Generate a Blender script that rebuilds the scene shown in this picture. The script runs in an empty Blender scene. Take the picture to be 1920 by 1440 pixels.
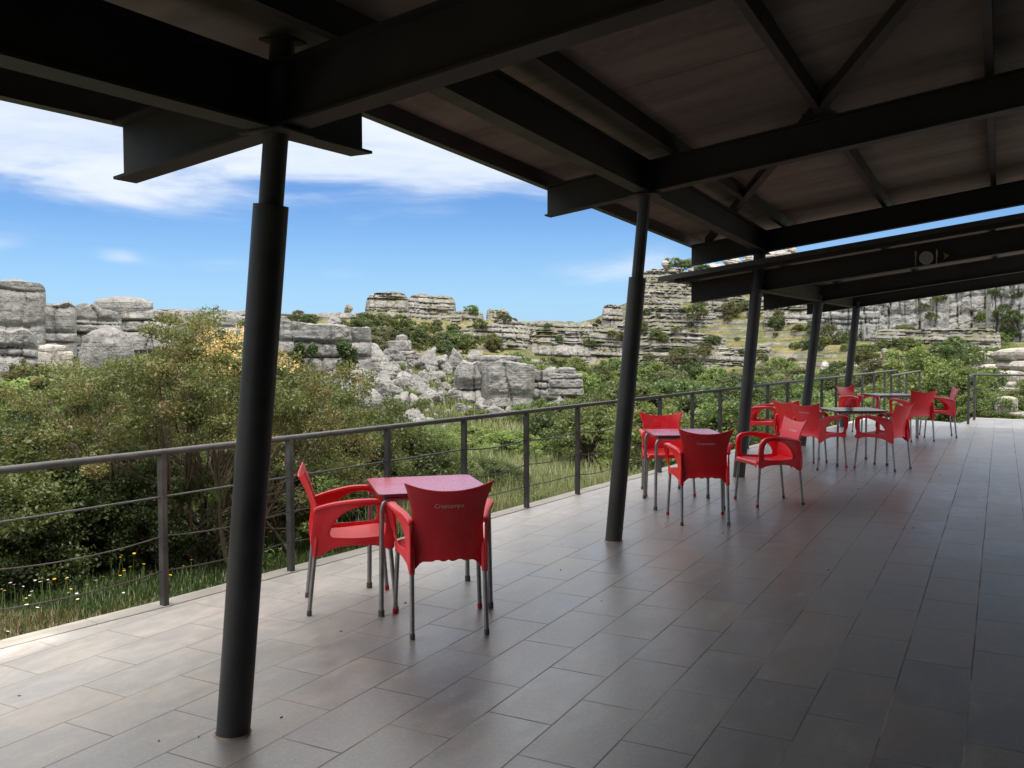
import bpy, math, random
import numpy as np
from mathutils import Vector, Matrix

# ------------------------------------------------------------------ camera, sky, sun, exposure
sc = bpy.context.scene
F_PX, PITCH, ROLL, YAW, CAM_H = 1718.1, -0.04257, -0.00295, -0.49045, 1.553
cy_, sy_, cp_, sp_ = math.cos(YAW), math.sin(YAW), math.cos(PITCH), math.sin(PITCH)
FWD = np.array([sy_ * cp_, cy_ * cp_, sp_])
RGT0 = np.array([cy_, -sy_, 0.0])
UP0 = np.cross(RGT0, FWD)
RGT = math.cos(ROLL) * RGT0 + math.sin(ROLL) * UP0
UPV = -math.sin(ROLL) * RGT0 + math.cos(ROLL) * UP0
cam = bpy.data.cameras.new('camera')
cam.sensor_fit = 'HORIZONTAL'
cam.sensor_width = 36.0
cam.lens = 36.0 * F_PX / 1920.0
cam.clip_start = 0.05
cam.clip_end = 6000.0
camo = bpy.data.objects.new('camera', cam)
sc.collection.objects.link(camo)
camo.matrix_world = Matrix(((RGT[0], UPV[0], -FWD[0], 0.0), (RGT[1], UPV[1], -FWD[1], 0.0),
                            (RGT[2], UPV[2], -FWD[2], CAM_H), (0, 0, 0, 1)))
sc.camera = camo

SUN_DIR = Vector((0.42, -0.30, 1.12)).normalized()      # towards the sun
SUN_EL = math.asin(SUN_DIR.z)
SUN_AZ = math.atan2(SUN_DIR.x, SUN_DIR.y)
world = bpy.data.worlds.new('World')
sc.world = world
world.use_nodes = True

sun = bpy.data.lights.new('sun', 'SUN')
sun.energy = 2.6
sun.angle = math.radians(4.0)
sun.color = (1.0, 0.95, 0.87)
suno = bpy.data.objects.new('sun', sun)
sc.collection.objects.link(suno)
suno.rotation_euler = SUN_DIR.to_track_quat('Z', 'Y').to_euler()

sc.view_settings.view_transform = 'Standard'
sc.view_settings.look = 'None'
sc.view_settings.exposure = 0.6
sc.view_settings.gamma = 1.0
sc.render.film_transparent = False

# ------------------------------------------------------------------ node helper
class NT:
    def __init__(self, tree):
        self.t = tree
    def n(self, typ, **kw):
        nd = self.t.nodes.new(typ)
        for k, v in kw.items():
            if k == 'inp':
                for kk, vv in v.items():
                    self.set(nd, kk, vv)
            else:
                setattr(nd, k, v)
        return nd
    def set(self, nd, key, v):
        s = nd.inputs[key]
        if hasattr(v, 'is_output') or isinstance(v, bpy.types.NodeSocket):
            self.t.links.new(v, s)
        else:
            s.default_value = v
    def m(self, op, a, b=None, c=None, clamp=False):
        nd = self.t.nodes.new('ShaderNodeMath')
        nd.operation = op
        nd.use_clamp = clamp
        self.set(nd, 0, a)
        if b is not None: self.set(nd, 1, b)
        if c is not None: self.set(nd, 2, c)
        return nd.outputs[0]
    def mix(self, f, a, b, blend='MIX'):
        nd = self.t.nodes.new('ShaderNodeMix')
        nd.data_type = 'RGBA'
        nd.blend_type = blend
        self.set(nd, 0, f); self.set(nd, 6, a); self.set(nd, 7, b)
        return nd.outputs[2]
    def noise(self, vec, scale, detail=4.0, rough=0.55, dist=0.0, out=0):
        nd = self.t.nodes.new('ShaderNodeTexNoise')
        if vec is not None: self.set(nd, 'Vector', vec)
        nd.inputs['Scale'].default_value = scale
        nd.inputs['Detail'].default_value = detail
        nd.inputs['Roughness'].default_value = rough
        nd.inputs['Distortion'].default_value = dist
        return nd.outputs[out]
    def ramp(self, f, a, b, lo=0.0, hi=1.0):
        nd = self.t.nodes.new('ShaderNodeMapRange')
        nd.interpolation_type = 'SMOOTHSTEP'
        self.set(nd, 0, f)
        nd.inputs[1].default_value = a; nd.inputs[2].default_value = b
        nd.inputs[3].default_value = lo; nd.inputs[4].default_value = hi
        return nd.outputs[0]
    def mapping(self, vec, scale=(1, 1, 1), loc=(0, 0, 0), rot=(0, 0, 0)):
        nd = self.t.nodes.new('ShaderNodeMapping')
        self.set(nd, 'Vector', vec)
        nd.inputs['Scale'].default_value = scale
        nd.inputs['Location'].default_value = loc
        nd.inputs['Rotation'].default_value = rot
        return nd.outputs[0]
    def bump(self, h, strength=0.3, dist=0.02):
        nd = self.t.nodes.new('ShaderNodeBump')
        self.set(nd, 'Height', h)
        nd.inputs['Strength'].default_value = strength
        nd.inputs['Distance'].default_value = dist
        return nd.outputs[0]

def c4(c): return (c[0], c[1], c[2], 1.0)

# ---- sky with cirrus: world-direction based
def build_world():
    t = world.node_tree
    t.nodes.clear()
    g = NT(t)
    out = g.n('ShaderNodeOutputWorld')
    bg = g.n('ShaderNodeBackground', inp={'Strength': 0.12})
    t.links.new(bg.outputs[0], out.inputs[0])
    sky = g.n('ShaderNodeTexSky', sky_type='NISHITA')
    sky.sun_disc = False
    sky.sun_elevation = SUN_EL
    sky.sun_rotation = SUN_AZ
    sky.air_density = 1.0
    sky.dust_density = 0.6
    sky.ozone_density = 2.2
    tc = g.n('ShaderNodeTexCoord')
    nrm = g.n('ShaderNodeVectorMath', operation='NORMALIZE')
    t.links.new(tc.outputs['Generated'], nrm.inputs[0])
    sep = g.n('ShaderNodeSeparateXYZ')
    t.links.new(nrm.outputs[0], sep.inputs[0])
    x, y, z = sep.outputs
    el = g.m('MULTIPLY', g.m('ARCSINE', z), 180 / math.pi)
    # azimuth in degrees measured to the right of the valley the terrace looks into
    r = g.m('ADD', g.m('MULTIPLY', x, float(RGT0[0])), g.m('MULTIPLY', y, float(RGT0[1])))
    f = g.m('ADD', g.m('MULTIPLY', x, float(sy_)), g.m('MULTIPLY', y, float(cy_)))
    az = g.m('MULTIPLY', g.m('ARCTAN2', r, f), 180 / math.pi)
    comb = g.n('ShaderNodeCombineXYZ')
    t.links.new(az, comb.inputs[0]); t.links.new(el, comb.inputs[1])
    v = comb.outputs[0]
    n1 = g.noise(g.mapping(v, (0.045, 0.16, 1), (3.1, 0.4, 0)), 1.0, 7.0, 0.55, 0.7)
    n2 = g.noise(g.mapping(v, (0.09, 0.45, 1), (8.3, 2.0, 0), (0, 0, -0.12)), 1.0, 6.0, 0.6, 0.4)
    n3 = g.noise(g.mapping(v, (0.22, 1.15, 1), (1.3, 5.0, 0), (0, 0, -0.16)), 1.0, 8.0, 0.62, 0.6)
    nn = g.m('ADD', g.m('MULTIPLY', n1, 0.5), g.m('ADD', g.m('MULTIPLY', n2, 0.28), g.m('MULTIPLY', n3, 0.22)))
    def blob(a, e, wa, we, amp):
        da = g.m('DIVIDE', g.m('SUBTRACT', az, a), wa)
        de = g.m('DIVIDE', g.m('SUBTRACT', el, e), we)
        q = g.m('ADD', g.m('MULTIPLY', da, da), g.m('MULTIPLY', de, de))
        return g.m('MULTIPLY', g.m('POWER', 2.718, g.m('MULTIPLY', q, -1.0)), amp)
    # the veil above about 8.5 degrees, thinner to the right, plus wisps
    base = g.ramp(g.m('ADD', el, g.m('MULTIPLY', g.m('SUBTRACT', n1, 0.5), 7.0)), 7.6, 11.5)
    cov = g.m('MULTIPLY', base, 0.74)
    for b in ((-23.0, 5.15, 1.3, 0.5, 0.30), (-29.5, 5.7, 2.0, 0.7, 0.28), (-1.3, 4.6, 1.3, 0.5, 0.22), (5.6, 4.6, 3.4, 0.75, 0.34),
              (9.0, 5.4, 2.0, 0.9, 0.24), (-17, 4.8, 3.0, 0.5, 0.12), (-10, 4.3, 2.5, 0.5, 0.14), (-23, 10.6, 5.5, 0.8, -0.22),
              (-15, 9.6, 4.5, 0.5, -0.16), (-4.6, 9.0, 3.2, 1.5, 0.30), (-19.0, 8.6, 9.0, 1.0, 0.30), (-27.0, 11.5, 6.0, 2.2, 0.25), (2.0, 9.0, 2.0, .7, .15), (-20.5, 4.6, 2.2, .35, .10)):
        cov = g.m('ADD', cov, blob(*b))
    dens = g.ramp(g.m('ADD', cov, g.m('MULTIPLY', g.m('SUBTRACT', nn, 0.5), 1.25)), 0.06, 0.66)
    cov2 = g.ramp(el, 15.0, 30.0)
    dens = g.m('MAXIMUM', dens, g.m('MULTIPLY', cov2, 0.85))
    up = 1.0
    dens = g.m('MULTIPLY', g.m('MULTIPLY', dens, up), 0.93)
    skyc = g.mix(1.0, sky.outputs[0], (0.345, 0.515, 0.765, 1), 'MULTIPLY')
    hz = g.ramp(el, 9.5, 0.0, 0.0, 0.5)
    skyc = g.mix(hz, skyc, (3.1, 4.95, 6.9, 1))
    cl = g.mix(g.ramp(nn, 0.36, 0.62), (3.7, 4.3, 5.4, 1), (5.1, 5.45, 6.0, 1))
    # bright cloud added overhead, out of view, to light the floor and plants
    cl = g.mix(g.ramp(el, 16.0, 34.0), cl, (15.5, 15.0, 14.3, 1))
    col = g.mix(dens, skyc, cl)
    t.links.new(col, bg.inputs[0])
build_world()

# ------------------------------------------------------------------ geometry helpers
rng = np.random.default_rng(7)
random.seed(7)
COL = sc.collection

def ray(px, py):
    return RGT * ((px - 960) / F_PX) + UPV * (-(py - 720) / F_PX) + FWD
def at_depth(px, py, d):
    return np.array([0, 0, CAM_H]) + ray(px, py) * d

def mesh_np(name, V, polys, uv=None, smooth=False):
    """polys: list of (M,k) int arrays with any k"""
    me = bpy.data.meshes.new(name)
    V = np.asarray(V, dtype=np.float32)
    me.vertices.add(len(V))
    me.vertices.foreach_set('co', V.ravel())
    tot = sum(p.size for p in polys); npoly = sum(len(p) for p in polys)
    me.loops.add(tot); me.polygons.add(npoly)
    li = np.concatenate([p.ravel() for p in polys]).astype(np.int32)
    st = []; acc = 0
    for p in polys:
        k = p.shape[1]
        st.append(acc + k * np.arange(len(p))); acc += p.size
    me.loops.foreach_set('vertex_index', li)
    me.polygons.foreach_set('loop_start', np.concatenate(st).astype(np.int32))
    me.polygons.foreach_set('use_smooth', np.full(npoly, smooth))
    me.update(calc_edges=True)
    me.validate()
    return me

def obj(name, me, mat=None, parent=None, loc=None):
    o = bpy.data.objects.new(name, me)
    COL.objects.link(o)
    if mat is not None and me is not None:
        me.materials.clear()
        for m in (mat if isinstance(mat, (list, tuple)) else [mat]): me.materials.append(m)
    if parent is not None: o.parent = parent
    if loc is not None: o.location = [float(v) for v in loc]
    return o

def tag(o, label=None, cat=None, group=None, kind=None):
    if label: o['label'] = label
    if cat: o['category'] = cat
    if group: o['group'] = group
    if kind: o['kind'] = kind
    return o

def thing(name, label, cat, loc=(0, 0, 0), rz=0.0, group=None):
    o = bpy.data.objects.new(name, None)
    COL.objects.link(o)
    o.location = [float(v) for v in loc]; o.rotation_euler = (0, 0, rz)
    o.empty_display_size = 0.1
    return tag(o, label, cat, group)

def copy_tree(o, parent=None):
    c = o.copy(); COL.objects.link(c)
    if parent is not None: c.parent = parent
    for ch in [k for k in o.children]: copy_tree(ch, c)
    return c

class MB:
    """collects simple solids into one mesh"""
    def __init__(self): self.v = []; self.f = []
    def add(self, V, Fc):
        b = len(self.v)
        self.v += [tuple(map(float, p)) for p in V]
        self.f += [tuple(b + i for i in f) for f in Fc]
    def hexa(self, P):
        self.add(P, [(0, 3, 2, 1), (4, 5, 6, 7), (0, 1, 5, 4), (1, 2, 6, 5), (2, 3, 7, 6), (3, 0, 4, 7)])
    def box(self, a, b):
        x0, y0, z0 = a; x1, y1, z1 = b
        self.hexa([(x0, y0, z0), (x1, y0, z0), (x1, y1, z0), (x0, y1, z0), (x0, y0, z1), (x1, y0, z1), (x1, y1, z1), (x0, y1, z1)])
    def prism_between(self, A, B, prof, side, up):
        """sweep polygon prof (list of (s,u)) from A to B with plumb ends"""
        A = np.array(A, float); B = np.array(B, float); n = len(prof)
        V = [A + side * p[0] + up * p[1] for p in prof] + [B + side * p[0] + up * p[1] for p in prof]
        Fc = [tuple(range(n))[::-1], tuple(range(n, 2 * n))] + [(i, (i + 1) % n, n + (i + 1) % n, n + i) for i in range(n)]
        self.add(V, Fc)
    def tube(self, pts, r, n=10, cap=True):
        pts = np.array(pts, float); m = len(pts)
        r = np.full(m, r) if np.isscalar(r) else np.array(r)
        T = np.gradient(pts, axis=0); T /= np.linalg.norm(T, axis=1)[:, None] + 1e-9
        ref = np.array([0, 0, 1.0]) if abs(T[0][2]) < 0.9 else np.array([1.0, 0, 0])
        V = []
        u = np.cross(T[0], ref); u /= np.linalg.norm(u)
        for i in range(m):
            u = u - T[i] * (u @ T[i]); u /= np.linalg.norm(u) + 1e-9
            w = np.cross(T[i], u)
            for k in range(n):
                a = 2 * math.pi * k / n
                V.append(pts[i] + r[i] * (math.cos(a) * u + math.sin(a) * w))
        Fc = [(i * n + k, i * n + (k + 1) % n, (i + 1) * n + (k + 1) % n, (i + 1) * n + k) for i in range(m - 1) for k in range(n)]
        if cap: Fc += [tuple(range(n))[::-1], tuple((m - 1) * n + k for k in range(n))]
        self.add(V, Fc)
    def mesh(self, name, smooth=False):
        me = bpy.data.meshes.new(name)
        me.from_pydata(self.v, [], self.f)
        me.update()
        if smooth:
            me.polygons.foreach_set('use_smooth', np.full(len(me.polygons), True))
            try: me.set_sharp_from_angle(angle=math.radians(40))
            except Exception: pass
        return me
    def build(self, name, mat, parent=None, smooth=False, loc=None):
        return obj(name, self.mesh(name, smooth), mat, parent, loc)

# ---- vectorised value noise
def _h(ix, iy, iz, seed):
    n = (ix * 374761393 + iy * 668265263 + iz * 2147483647 + seed * 1274126177) & 0xFFFFFFFF
    n = ((n ^ (n >> 13)) * 1274126177) & 0xFFFFFFFF
    n = (n ^ (n >> 16)) & 0xFFFFFF
    return n / float(0xFFFFFF)
def vnoise(P, seed=0):
    P = np.asarray(P, float)
    I = np.floor(P).astype(np.int64); Fx = P - I
    Fx = Fx * Fx * (3 - 2 * Fx)
    r = 0
    for dx in (0, 1):
        for dy in (0, 1):
            for dz in (0, 1):
                w = (Fx[..., 0] if dx else 1 - Fx[..., 0]) * (Fx[..., 1] if dy else 1 - Fx[..., 1]) * (Fx[..., 2] if dz else 1 - Fx[..., 2])
                r = r + w * _h(I[..., 0] + dx, I[..., 1] + dy, I[..., 2] + dz, seed)
    return r * 2 - 1
def fbm(P, seed=0, oct=4, gain=0.5):
    P = np.asarray(P, float); a = 1.0; s = 0
    for k in range(oct):
        s = s + a * vnoise(P, seed + k * 17); P = P * 2.03 + 5.1; a *= gain
    return s

# ------------------------------------------------------------------ materials
MAT = {}
def new_mat(name):
    m = bpy.data.materials.new(name); m.use_nodes = True
    t = m.node_tree; t.nodes.clear(); g = NT(t)
    out = g.n('ShaderNodeOutputMaterial')
    b = g.n('ShaderNodeBsdfPrincipled')
    t.links.new(b.outputs[0], out.inputs[0])
    MAT[name] = m
    return m, g, b, out

def painted(name, col, rough=0.45, metal=0.0, var=0.15, scale=6.0, spec=0.5, bump=0.0, rust=0.0, dust_or_light=0.0):
    m, g, b, o = new_mat(name)
    tc = g.n('ShaderNodeTexCoord').outputs['Object']
    n = g.noise(tc, scale, 5.0)
    f = g.ramp(n, 0.3, 0.7)
    c = g.mix(f, c4([v * (1 - var) for v in col]), c4([min(1, v * (1 + var)) for v in col]))
    if rust > 0:
        rn = g.ramp(g.noise(tc, scale * 3.1, 6.0, 0.65), 0.66 - 0.1 * rust, 0.74 - 0.06 * rust)
        c = g.mix(g.m('MULTIPLY', rn, rust), c, (0.16, 0.06, 0.025, 1))
    rr = g.ramp(n, 0.2, 0.8, rough * 0.85, min(1, rough * 1.2))
    if dust_or_light > 0:
        # dusty, sun-faded upward faces and scuffs
        sz = g.n('ShaderNodeSeparateXYZ'); g.t.links.new(g.n('ShaderNodeNewGeometry').outputs['Normal'], sz.inputs[0])
        dn = g.m('MULTIPLY', g.ramp(g.noise(tc, scale * 1.7, 6.0, 0.68), 0.42, 0.72), g.ramp(sz.outputs[2], -0.2, 0.9, 0.35, 1.0))
        c = g.mix(g.m('MULTIPLY', dn, dust_or_light), c, (0.62, 0.40, 0.37, 1))
        rr = g.m('ADD', rr, g.m('MULTIPLY', dn, 0.25))
    g.set(b, 'Base Color', c)
    g.set(b, 'Roughness', rr)
    b.inputs['Metallic'].default_value = metal
    b.inputs['Specular IOR Level'].default_value = spec
    if bump: g.set(b, 'Normal', g.bump(g.noise(tc, scale * 12, 3.0), bump, 0.002))
    return m

painted('steel', (0.046, 0.044, 0.042), 0.5, 0.0, 0.22, 5.0, 0.4, 0.1)
painted('beam', (0.030, 0.027, 0.024), 0.6, 0.0, 0.2, 3.0, 0.3)
painted('rail', (0.058, 0.057, 0.056), 0.42, 0.0, 0.25, 9.0, 0.5, 0.08, 0.5)
painted('wire', (0.06, 0.05, 0.045), 0.6, 0.0, 0.4, 20.0, 0.4, 0.0, 0.8)
painted('aluminium', (0.32, 0.32, 0.31), 0.42, 0.85, 0.12, 14.0)
painted('red_plastic', (0.84, 0.018, 0.03), 0.34, 0.0, 0.07, 5.0, 0.55, 0.05, dust_or_light=0.16)
painted('red_plastic_faded', (0.80, 0.030, 0.042), 0.42, 0.0, 0.08, 4.0, 0.5, 0.05, dust_or_light=0.26)
painted('red_plastic_deep', (0.78, 0.012, 0.022), 0.30, 0.0, 0.07, 6.0, 0.55, 0.05, dust_or_light=0.10)
painted('cap_red', (0.50, 0.02, 0.02), 0.5, 0.0, 0.1, 9.0)
painted('cap_grey', (0.10, 0.095, 0.09), 0.6, 0.0, 0.1, 9.0)
painted('table_red', (0.84, 0.08, 0.115), 0.17, 0.0, 0.03, 4.0, 1.0)
painted('table_dark', (0.55, 0.51, 0.55), 0.16, 0.0, 0.05, 4.0, 1.0)
for tm in ('table_red', 'table_dark'):
    for nd in MAT[tm].node_tree.nodes:
        if nd.type == 'BSDF_PRINCIPLED':
            nd.inputs['Coat Weight'].default_value = 0.35 if tm == 'table_red' else 0.9; nd.inputs['Coat Roughness'].default_value = 0.14
painted('edge_dark', (0.14, 0.03, 0.035), 0.5, 0.0, 0.1, 4.0)
painted('lettering', (0.78, 0.62, 0.60), 0.5, 0.0, 0.04, 4.0)
painted('sign_white', (0.30, 0.29, 0.265), 0.6, 0.0, 0.06, 9.0)
painted('sign_ring', (0.18, 0.175, 0.16), 0.6, 0.0, 0.06, 9.0)
painted('sign_orange', (0.30, 0.13, 0.02), 0.6, 0.0, 0.1, 9.0)
painted('plaster', (0.10, 0.095, 0.09), 0.9, 0.0, 0.1, 2.0, 0.2)
painted('bark', (0.085, 0.062, 0.045), 0.9, 0.0, 0.4, 14.0, 0.2)
painted('twig', (0.13, 0.10, 0.075), 0.9, 0.0, 0.3, 14.0, 0.2)

def mat_sheet():
    m, g, b, o = new_mat('roof_sheet')
    geo = g.n('ShaderNodeNewGeometry').outputs['Position']
    v = g.mapping(geo, (0.5, 2.2, 1))
    n = g.noise(v, 1.3, 6.0, 0.6, 0.4)
    n2 = g.noise(geo, 14, 4.0)
    c = g.mix(g.ramp(n, 0.3, 0.75), (0.135, 0.112, 0.095, 1), (0.225, 0.192, 0.165, 1))
    c = g.mix(g.ramp(n2, 0.45, 0.8), c, (0.18, 0.162, 0.143, 1))
    sep = g.n('ShaderNodeSeparateXYZ'); g.t.links.new(geo, sep.inputs[0])
    fr = g.m('FRACT', g.m('MULTIPLY', g.m('ADD', sep.outputs[1], 20.2), 1 / 1.22))
    line = g.m('LESS_THAN', fr, 0.006)
    c = g.mix(line, c, (0.06, 0.05, 0.045, 1))
    g.set(b, 'Base Color', c); b.inputs['Roughness'].default_value = 0.9
    b.inputs['Specular IOR Level'].default_value = 0.15
mat_sheet()

def mat_tiles():
    m, g, b, o = new_mat('floor_tiles')
    geo = g.n('ShaderNodeNewGeometry').outputs['Position']
    # swap axes: brick rows run along the terrace
    sep = g.n('ShaderNodeSeparateXYZ'); g.t.links.new(geo, sep.inputs[0])
    wob = g.m('MULTIPLY', g.m('SUBTRACT', g.noise(geo, 0.5, 2.0), 0.5), 0.012)
    cmb = g.n('ShaderNodeCombineXYZ')
    g.set(cmb, 0, g.m('ADD', sep.outputs[1], 60.0 - 3.886 + 0.0))
    g.set(cmb, 1, g.m('ADD', g.m('ADD', sep.outputs[0], 60.0 + 1.495), wob))
    def brick(mort, smooth, c1, c2, bias=0.0):
        br = g.n('ShaderNodeTexBrick')
        br.offset = 0.5; br.offset_frequency = 2; br.squash = 1.0
        g.set(br, 'Vector', cmb.outputs[0])
        br.inputs['Scale'].default_value = 1.0
        br.inputs['Brick Width'].default_value = 0.6065
        br.inputs['Row Height'].default_value = 0.2995
        br.inputs['Mortar Size'].default_value = mort
        br.inputs['Mortar Smooth'].default_value = smooth
        br.inputs['Bias'].default_value = bias
        br.inputs['Color1'].default_value = c1; br.inputs['Color2'].default_value = c2
        br.inputs['Mortar'].default_value = (0, 0, 0, 1)
        return br
    br = brick(0.0036, 0.05, (0, 0, 0, 1), (1, 1, 1, 1))
    rnd = br.outputs['Color']; mort = br.outputs['Fac']
    big = g.noise(geo, 0.9, 5.0, 0.6, 0.5)
    shift = g.n('ShaderNodeCombineXYZ'); g.set(shift, 2, g.m('MULTIPLY', rnd, 23.0))
    tv = g.n('ShaderNodeVectorMath', operation='ADD'); g.t.links.new(geo, tv.inputs[0]); g.t.links.new(shift.outputs[0], tv.inputs[1])
    tv = tv.outputs[0]
    cloud = g.noise(g.mapping(tv, (1.5, 1.0, 1)), 2.1, 7.0, 0.62, 0.9)
    stain = g.noise(g.mapping(tv, (2.2, 1.0, 1)), 4.2, 8.0, 0.68, 0.6)
    fine = g.noise(geo, 60, 4.0, 0.7)
    c = g.mix(rnd, (0.145, 0.148, 0.155, 1), (0.182, 0.178, 0.176, 1))
    c = g.mix(g.m('MULTIPLY', g.ramp(cloud, 0.46, 0.66), 0.7), c, (0.205, 0.172, 0.150, 1))
    c = g.mix(g.m('MULTIPLY', g.ramp(cloud, 0.46, 0.30), 0.5), c, (0.125, 0.132, 0.142, 1))
    c = g.mix(g.m('MULTIPLY', g.ramp(stain, 0.50, 0.72), 0.45), c, (0.29, 0.283, 0.276, 1))
    c = g.mix(g.m('MULTIPLY', g.ramp(stain, 0.44, 0.26), 0.5), c, (0.125, 0.122, 0.12, 1))
    c = g.mix(g.m('MULTIPLY', g.ramp(fine, 0.48, 0.75), 0.32), c, (0.42, 0.40, 0.385, 1))
    c = g.mix(g.m('MULTIPLY', g.ramp(g.noise(geo, 34, 5.0, 0.7), 0.5, 0.3), 0.3), c, (0.10, 0.098, 0.096, 1))
    # daylight painted into tile and joint colour, paler towards the open valley side
    dust_or_light = g.ramp(g.m('ADD', sep.outputs[0], g.m('MULTIPLY', g.m('SUBTRACT', big, 0.5), 0.8)), -2.5, -4.3)
    c = g.mix(g.m('MULTIPLY', dust_or_light, g.ramp(stain, 0.3, 0.7, 0.58, 0.9)), c, g.mix(g.ramp(cloud, 0.35, 0.65), (0.56, 0.535, 0.51, 1), (0.64, 0.585, 0.53, 1)))
    jn = g.noise(geo, 1.7, 3.0)
    jc = g.mix(g.ramp(jn, 0.45, 0.6), (0.035, 0.033, 0.032, 1), (0.20, 0.17, 0.145, 1))
    jc = g.mix(g.m('MULTIPLY', dust_or_light, 0.8), jc, (0.40, 0.35, 0.30, 1))
    c = g.mix(g.m('MULTIPLY', mort, g.ramp(g.noise(geo, 2.6, 3.0), 0.3, 0.5, 0.8, 1.0)), c, jc)
    speck = g.n('ShaderNodeTexVoronoi'); g.set(speck, 'Vector', geo); speck.inputs['Scale'].default_value = 2.4
    sp = g.m('LESS_THAN', speck.outputs['Distance'], 0.009)
    c = g.mix(sp, c, (0.03, 0.026, 0.022, 1))
    g.set(b, 'Base Color', c)
    r = g.ramp(stain, 0.25, 0.8, 0.27, 0.40)
    r = g.m('ADD', r, g.m('MULTIPLY', rnd, 0.06))
    r = g.m('ADD', r, g.m('MULTIPLY', mort, 0.35))
    r = g.m('ADD', r, g.m('MULTIPLY', dust_or_light, 0.18))
    g.set(b, 'Roughness', r)
    b.inputs['Specular IOR Level'].default_value = 1.0
    hgt = g.m('ADD', g.m('MULTIPLY', mort, -1.0), g.m('ADD', g.m('MULTIPLY', stain, 0.09), g.m('ADD', g.m('MULTIPLY', fine, 0.05), g.m('MULTIPLY', rnd, 0.5))))
    g.set(b, 'Normal', g.bump(hgt, 0.28, 0.004))
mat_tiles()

def mat_rock(name, c_lo, c_hi, warm=(0.33, 0.27, 0.19), scale=1.0, strata=0.5, green=0.0, ledge=0.0):
    m, g, b, o = new_mat(name)
    geo = g.n('ShaderNodeNewGeometry')
    pos = geo.outputs['Position']
    n1 = g.noise(pos, 0.55 * scale, 8.0, 0.65, 0.3)
    n2 = g.noise(pos, 5.0 * scale, 8.0, 0.7)
    st = g.noise(g.mapping(pos, (0.25 * scale, 0.25 * scale, 5.5 * scale)), 1.0, 6.0, 0.6, 0.35)
    vert = g.noise(g.mapping(pos, (3.0 * scale, 3.0 * scale, 0.35 * scale)), 1.0, 6.0, 0.62, 0.4)
    f = g.ramp(g.m('ADD', g.m('MULTIPLY', n1, 0.5), g.m('MULTIPLY', n2, 0.5)), 0.32, 0.68)
    c = g.mix(f, c4(c_lo), c4(c_hi))
    c = g.mix(g.m('MULTIPLY', g.ramp(vert, 0.5, 0.72), 0.3), c, c4([v * 0.42 for v in c_lo]))
    c = g.mix(g.m('MULTIPLY', g.ramp(st, 0.56, 0.66), strata), c, c4([v * 0.38 for v in c_lo]))
    c = g.mix(g.m('MULTIPLY', g.ramp(n1, 0.55, 0.8), 0.5), c, c4(warm))
    if green > 0:
        gn = g.ramp(g.noise(pos, 0.8 * scale, 5.0, 0.6), 0.62, 0.72)
        c = g.mix(g.m('MULTIPLY', gn, green), c, (0.05, 0.075, 0.02, 1))
    if ledge > 0:
        # turf growing on the flat treads of the beds
        sz = g.n('ShaderNodeSeparateXYZ'); g.t.links.new(geo.outputs['Normal'], sz.inputs[0])
        tf = g.m('MULTIPLY', g.ramp(sz.outputs[2], 0.55, 0.8), g.ramp(g.noise(pos, 0.35, 4.0), 0.40, 0.52))
        turf = g.mix(g.noise(pos, 0.8, 4.0), (0.080, 0.095, 0.038, 1), (0.185, 0.165, 0.088, 1))
        c = g.mix(g.m('MULTIPLY', tf, ledge), c, turf)
    g.set(b, 'Base Color', c)
    b.inputs['Roughness'].default_value = 0.95
    b.inputs['Specular IOR Level'].default_value = 0.1
    crack = g.n('ShaderNodeTexVoronoi', feature='DISTANCE_TO_EDGE')
    warp = g.n('ShaderNodeVectorMath', operation='ADD')
    wn = g.n('ShaderNodeVectorMath', operation='SCALE'); wn.inputs['Scale'].default_value = 1.1 / scale
    g.t.links.new(g.noise(pos, 1.3 * scale, 4.0, 0.6, 0.0, 1), wn.inputs[0])
    g.t.links.new(pos, warp.inputs[0]); g.t.links.new(wn.outputs[0], warp.inputs[1])
    g.set(crack, 'Vector', g.mapping(warp.outputs[0], (1.5 * scale, 1.5 * scale, 0.8 * scale)))
    crack.inputs['Scale'].default_value = 1.0
    ck = g.m('MULTIPLY', g.ramp(crack.outputs['Distance'], 0.0, 0.05), g.ramp(n1, 0.35, 0.6))
    h = g.m('ADD', g.m('MULTIPLY', n2, 0.8), g.m('ADD', g.m('MULTIPLY', g.ramp(st, 0.5, 0.64), -0.7 * strata), g.m('MULTIPLY', ck, 0.5)))
    h = g.m('ADD', h, g.m('MULTIPLY', vert, 0.5))
    g.set(b, 'Normal', g.bump(h, 0.75, 0.13 / scale))
    return m
mat_rock('limestone', (0.165, 0.16, 0.152), (0.345, 0.335, 0.32), strata=0.22)
mat_rock('limestone_far', (0.17, 0.162, 0.15), (0.36, 0.345, 0.32), (0.34, 0.27, 0.16), 0.55, 0.3, 0.3, ledge=0.9)
mat_rock('limestone_cliff', (0.17, 0.168, 0.163), (0.37, 0.365, 0.355), (0.33, 0.27, 0.20), 0.5, 0.2, 0.2)
mat_rock('limestone_pale', (0.30, 0.275, 0.245), (0.52, 0.48, 0.43), (0.45, 0.37, 0.28), 1.0, 0.5)

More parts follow.
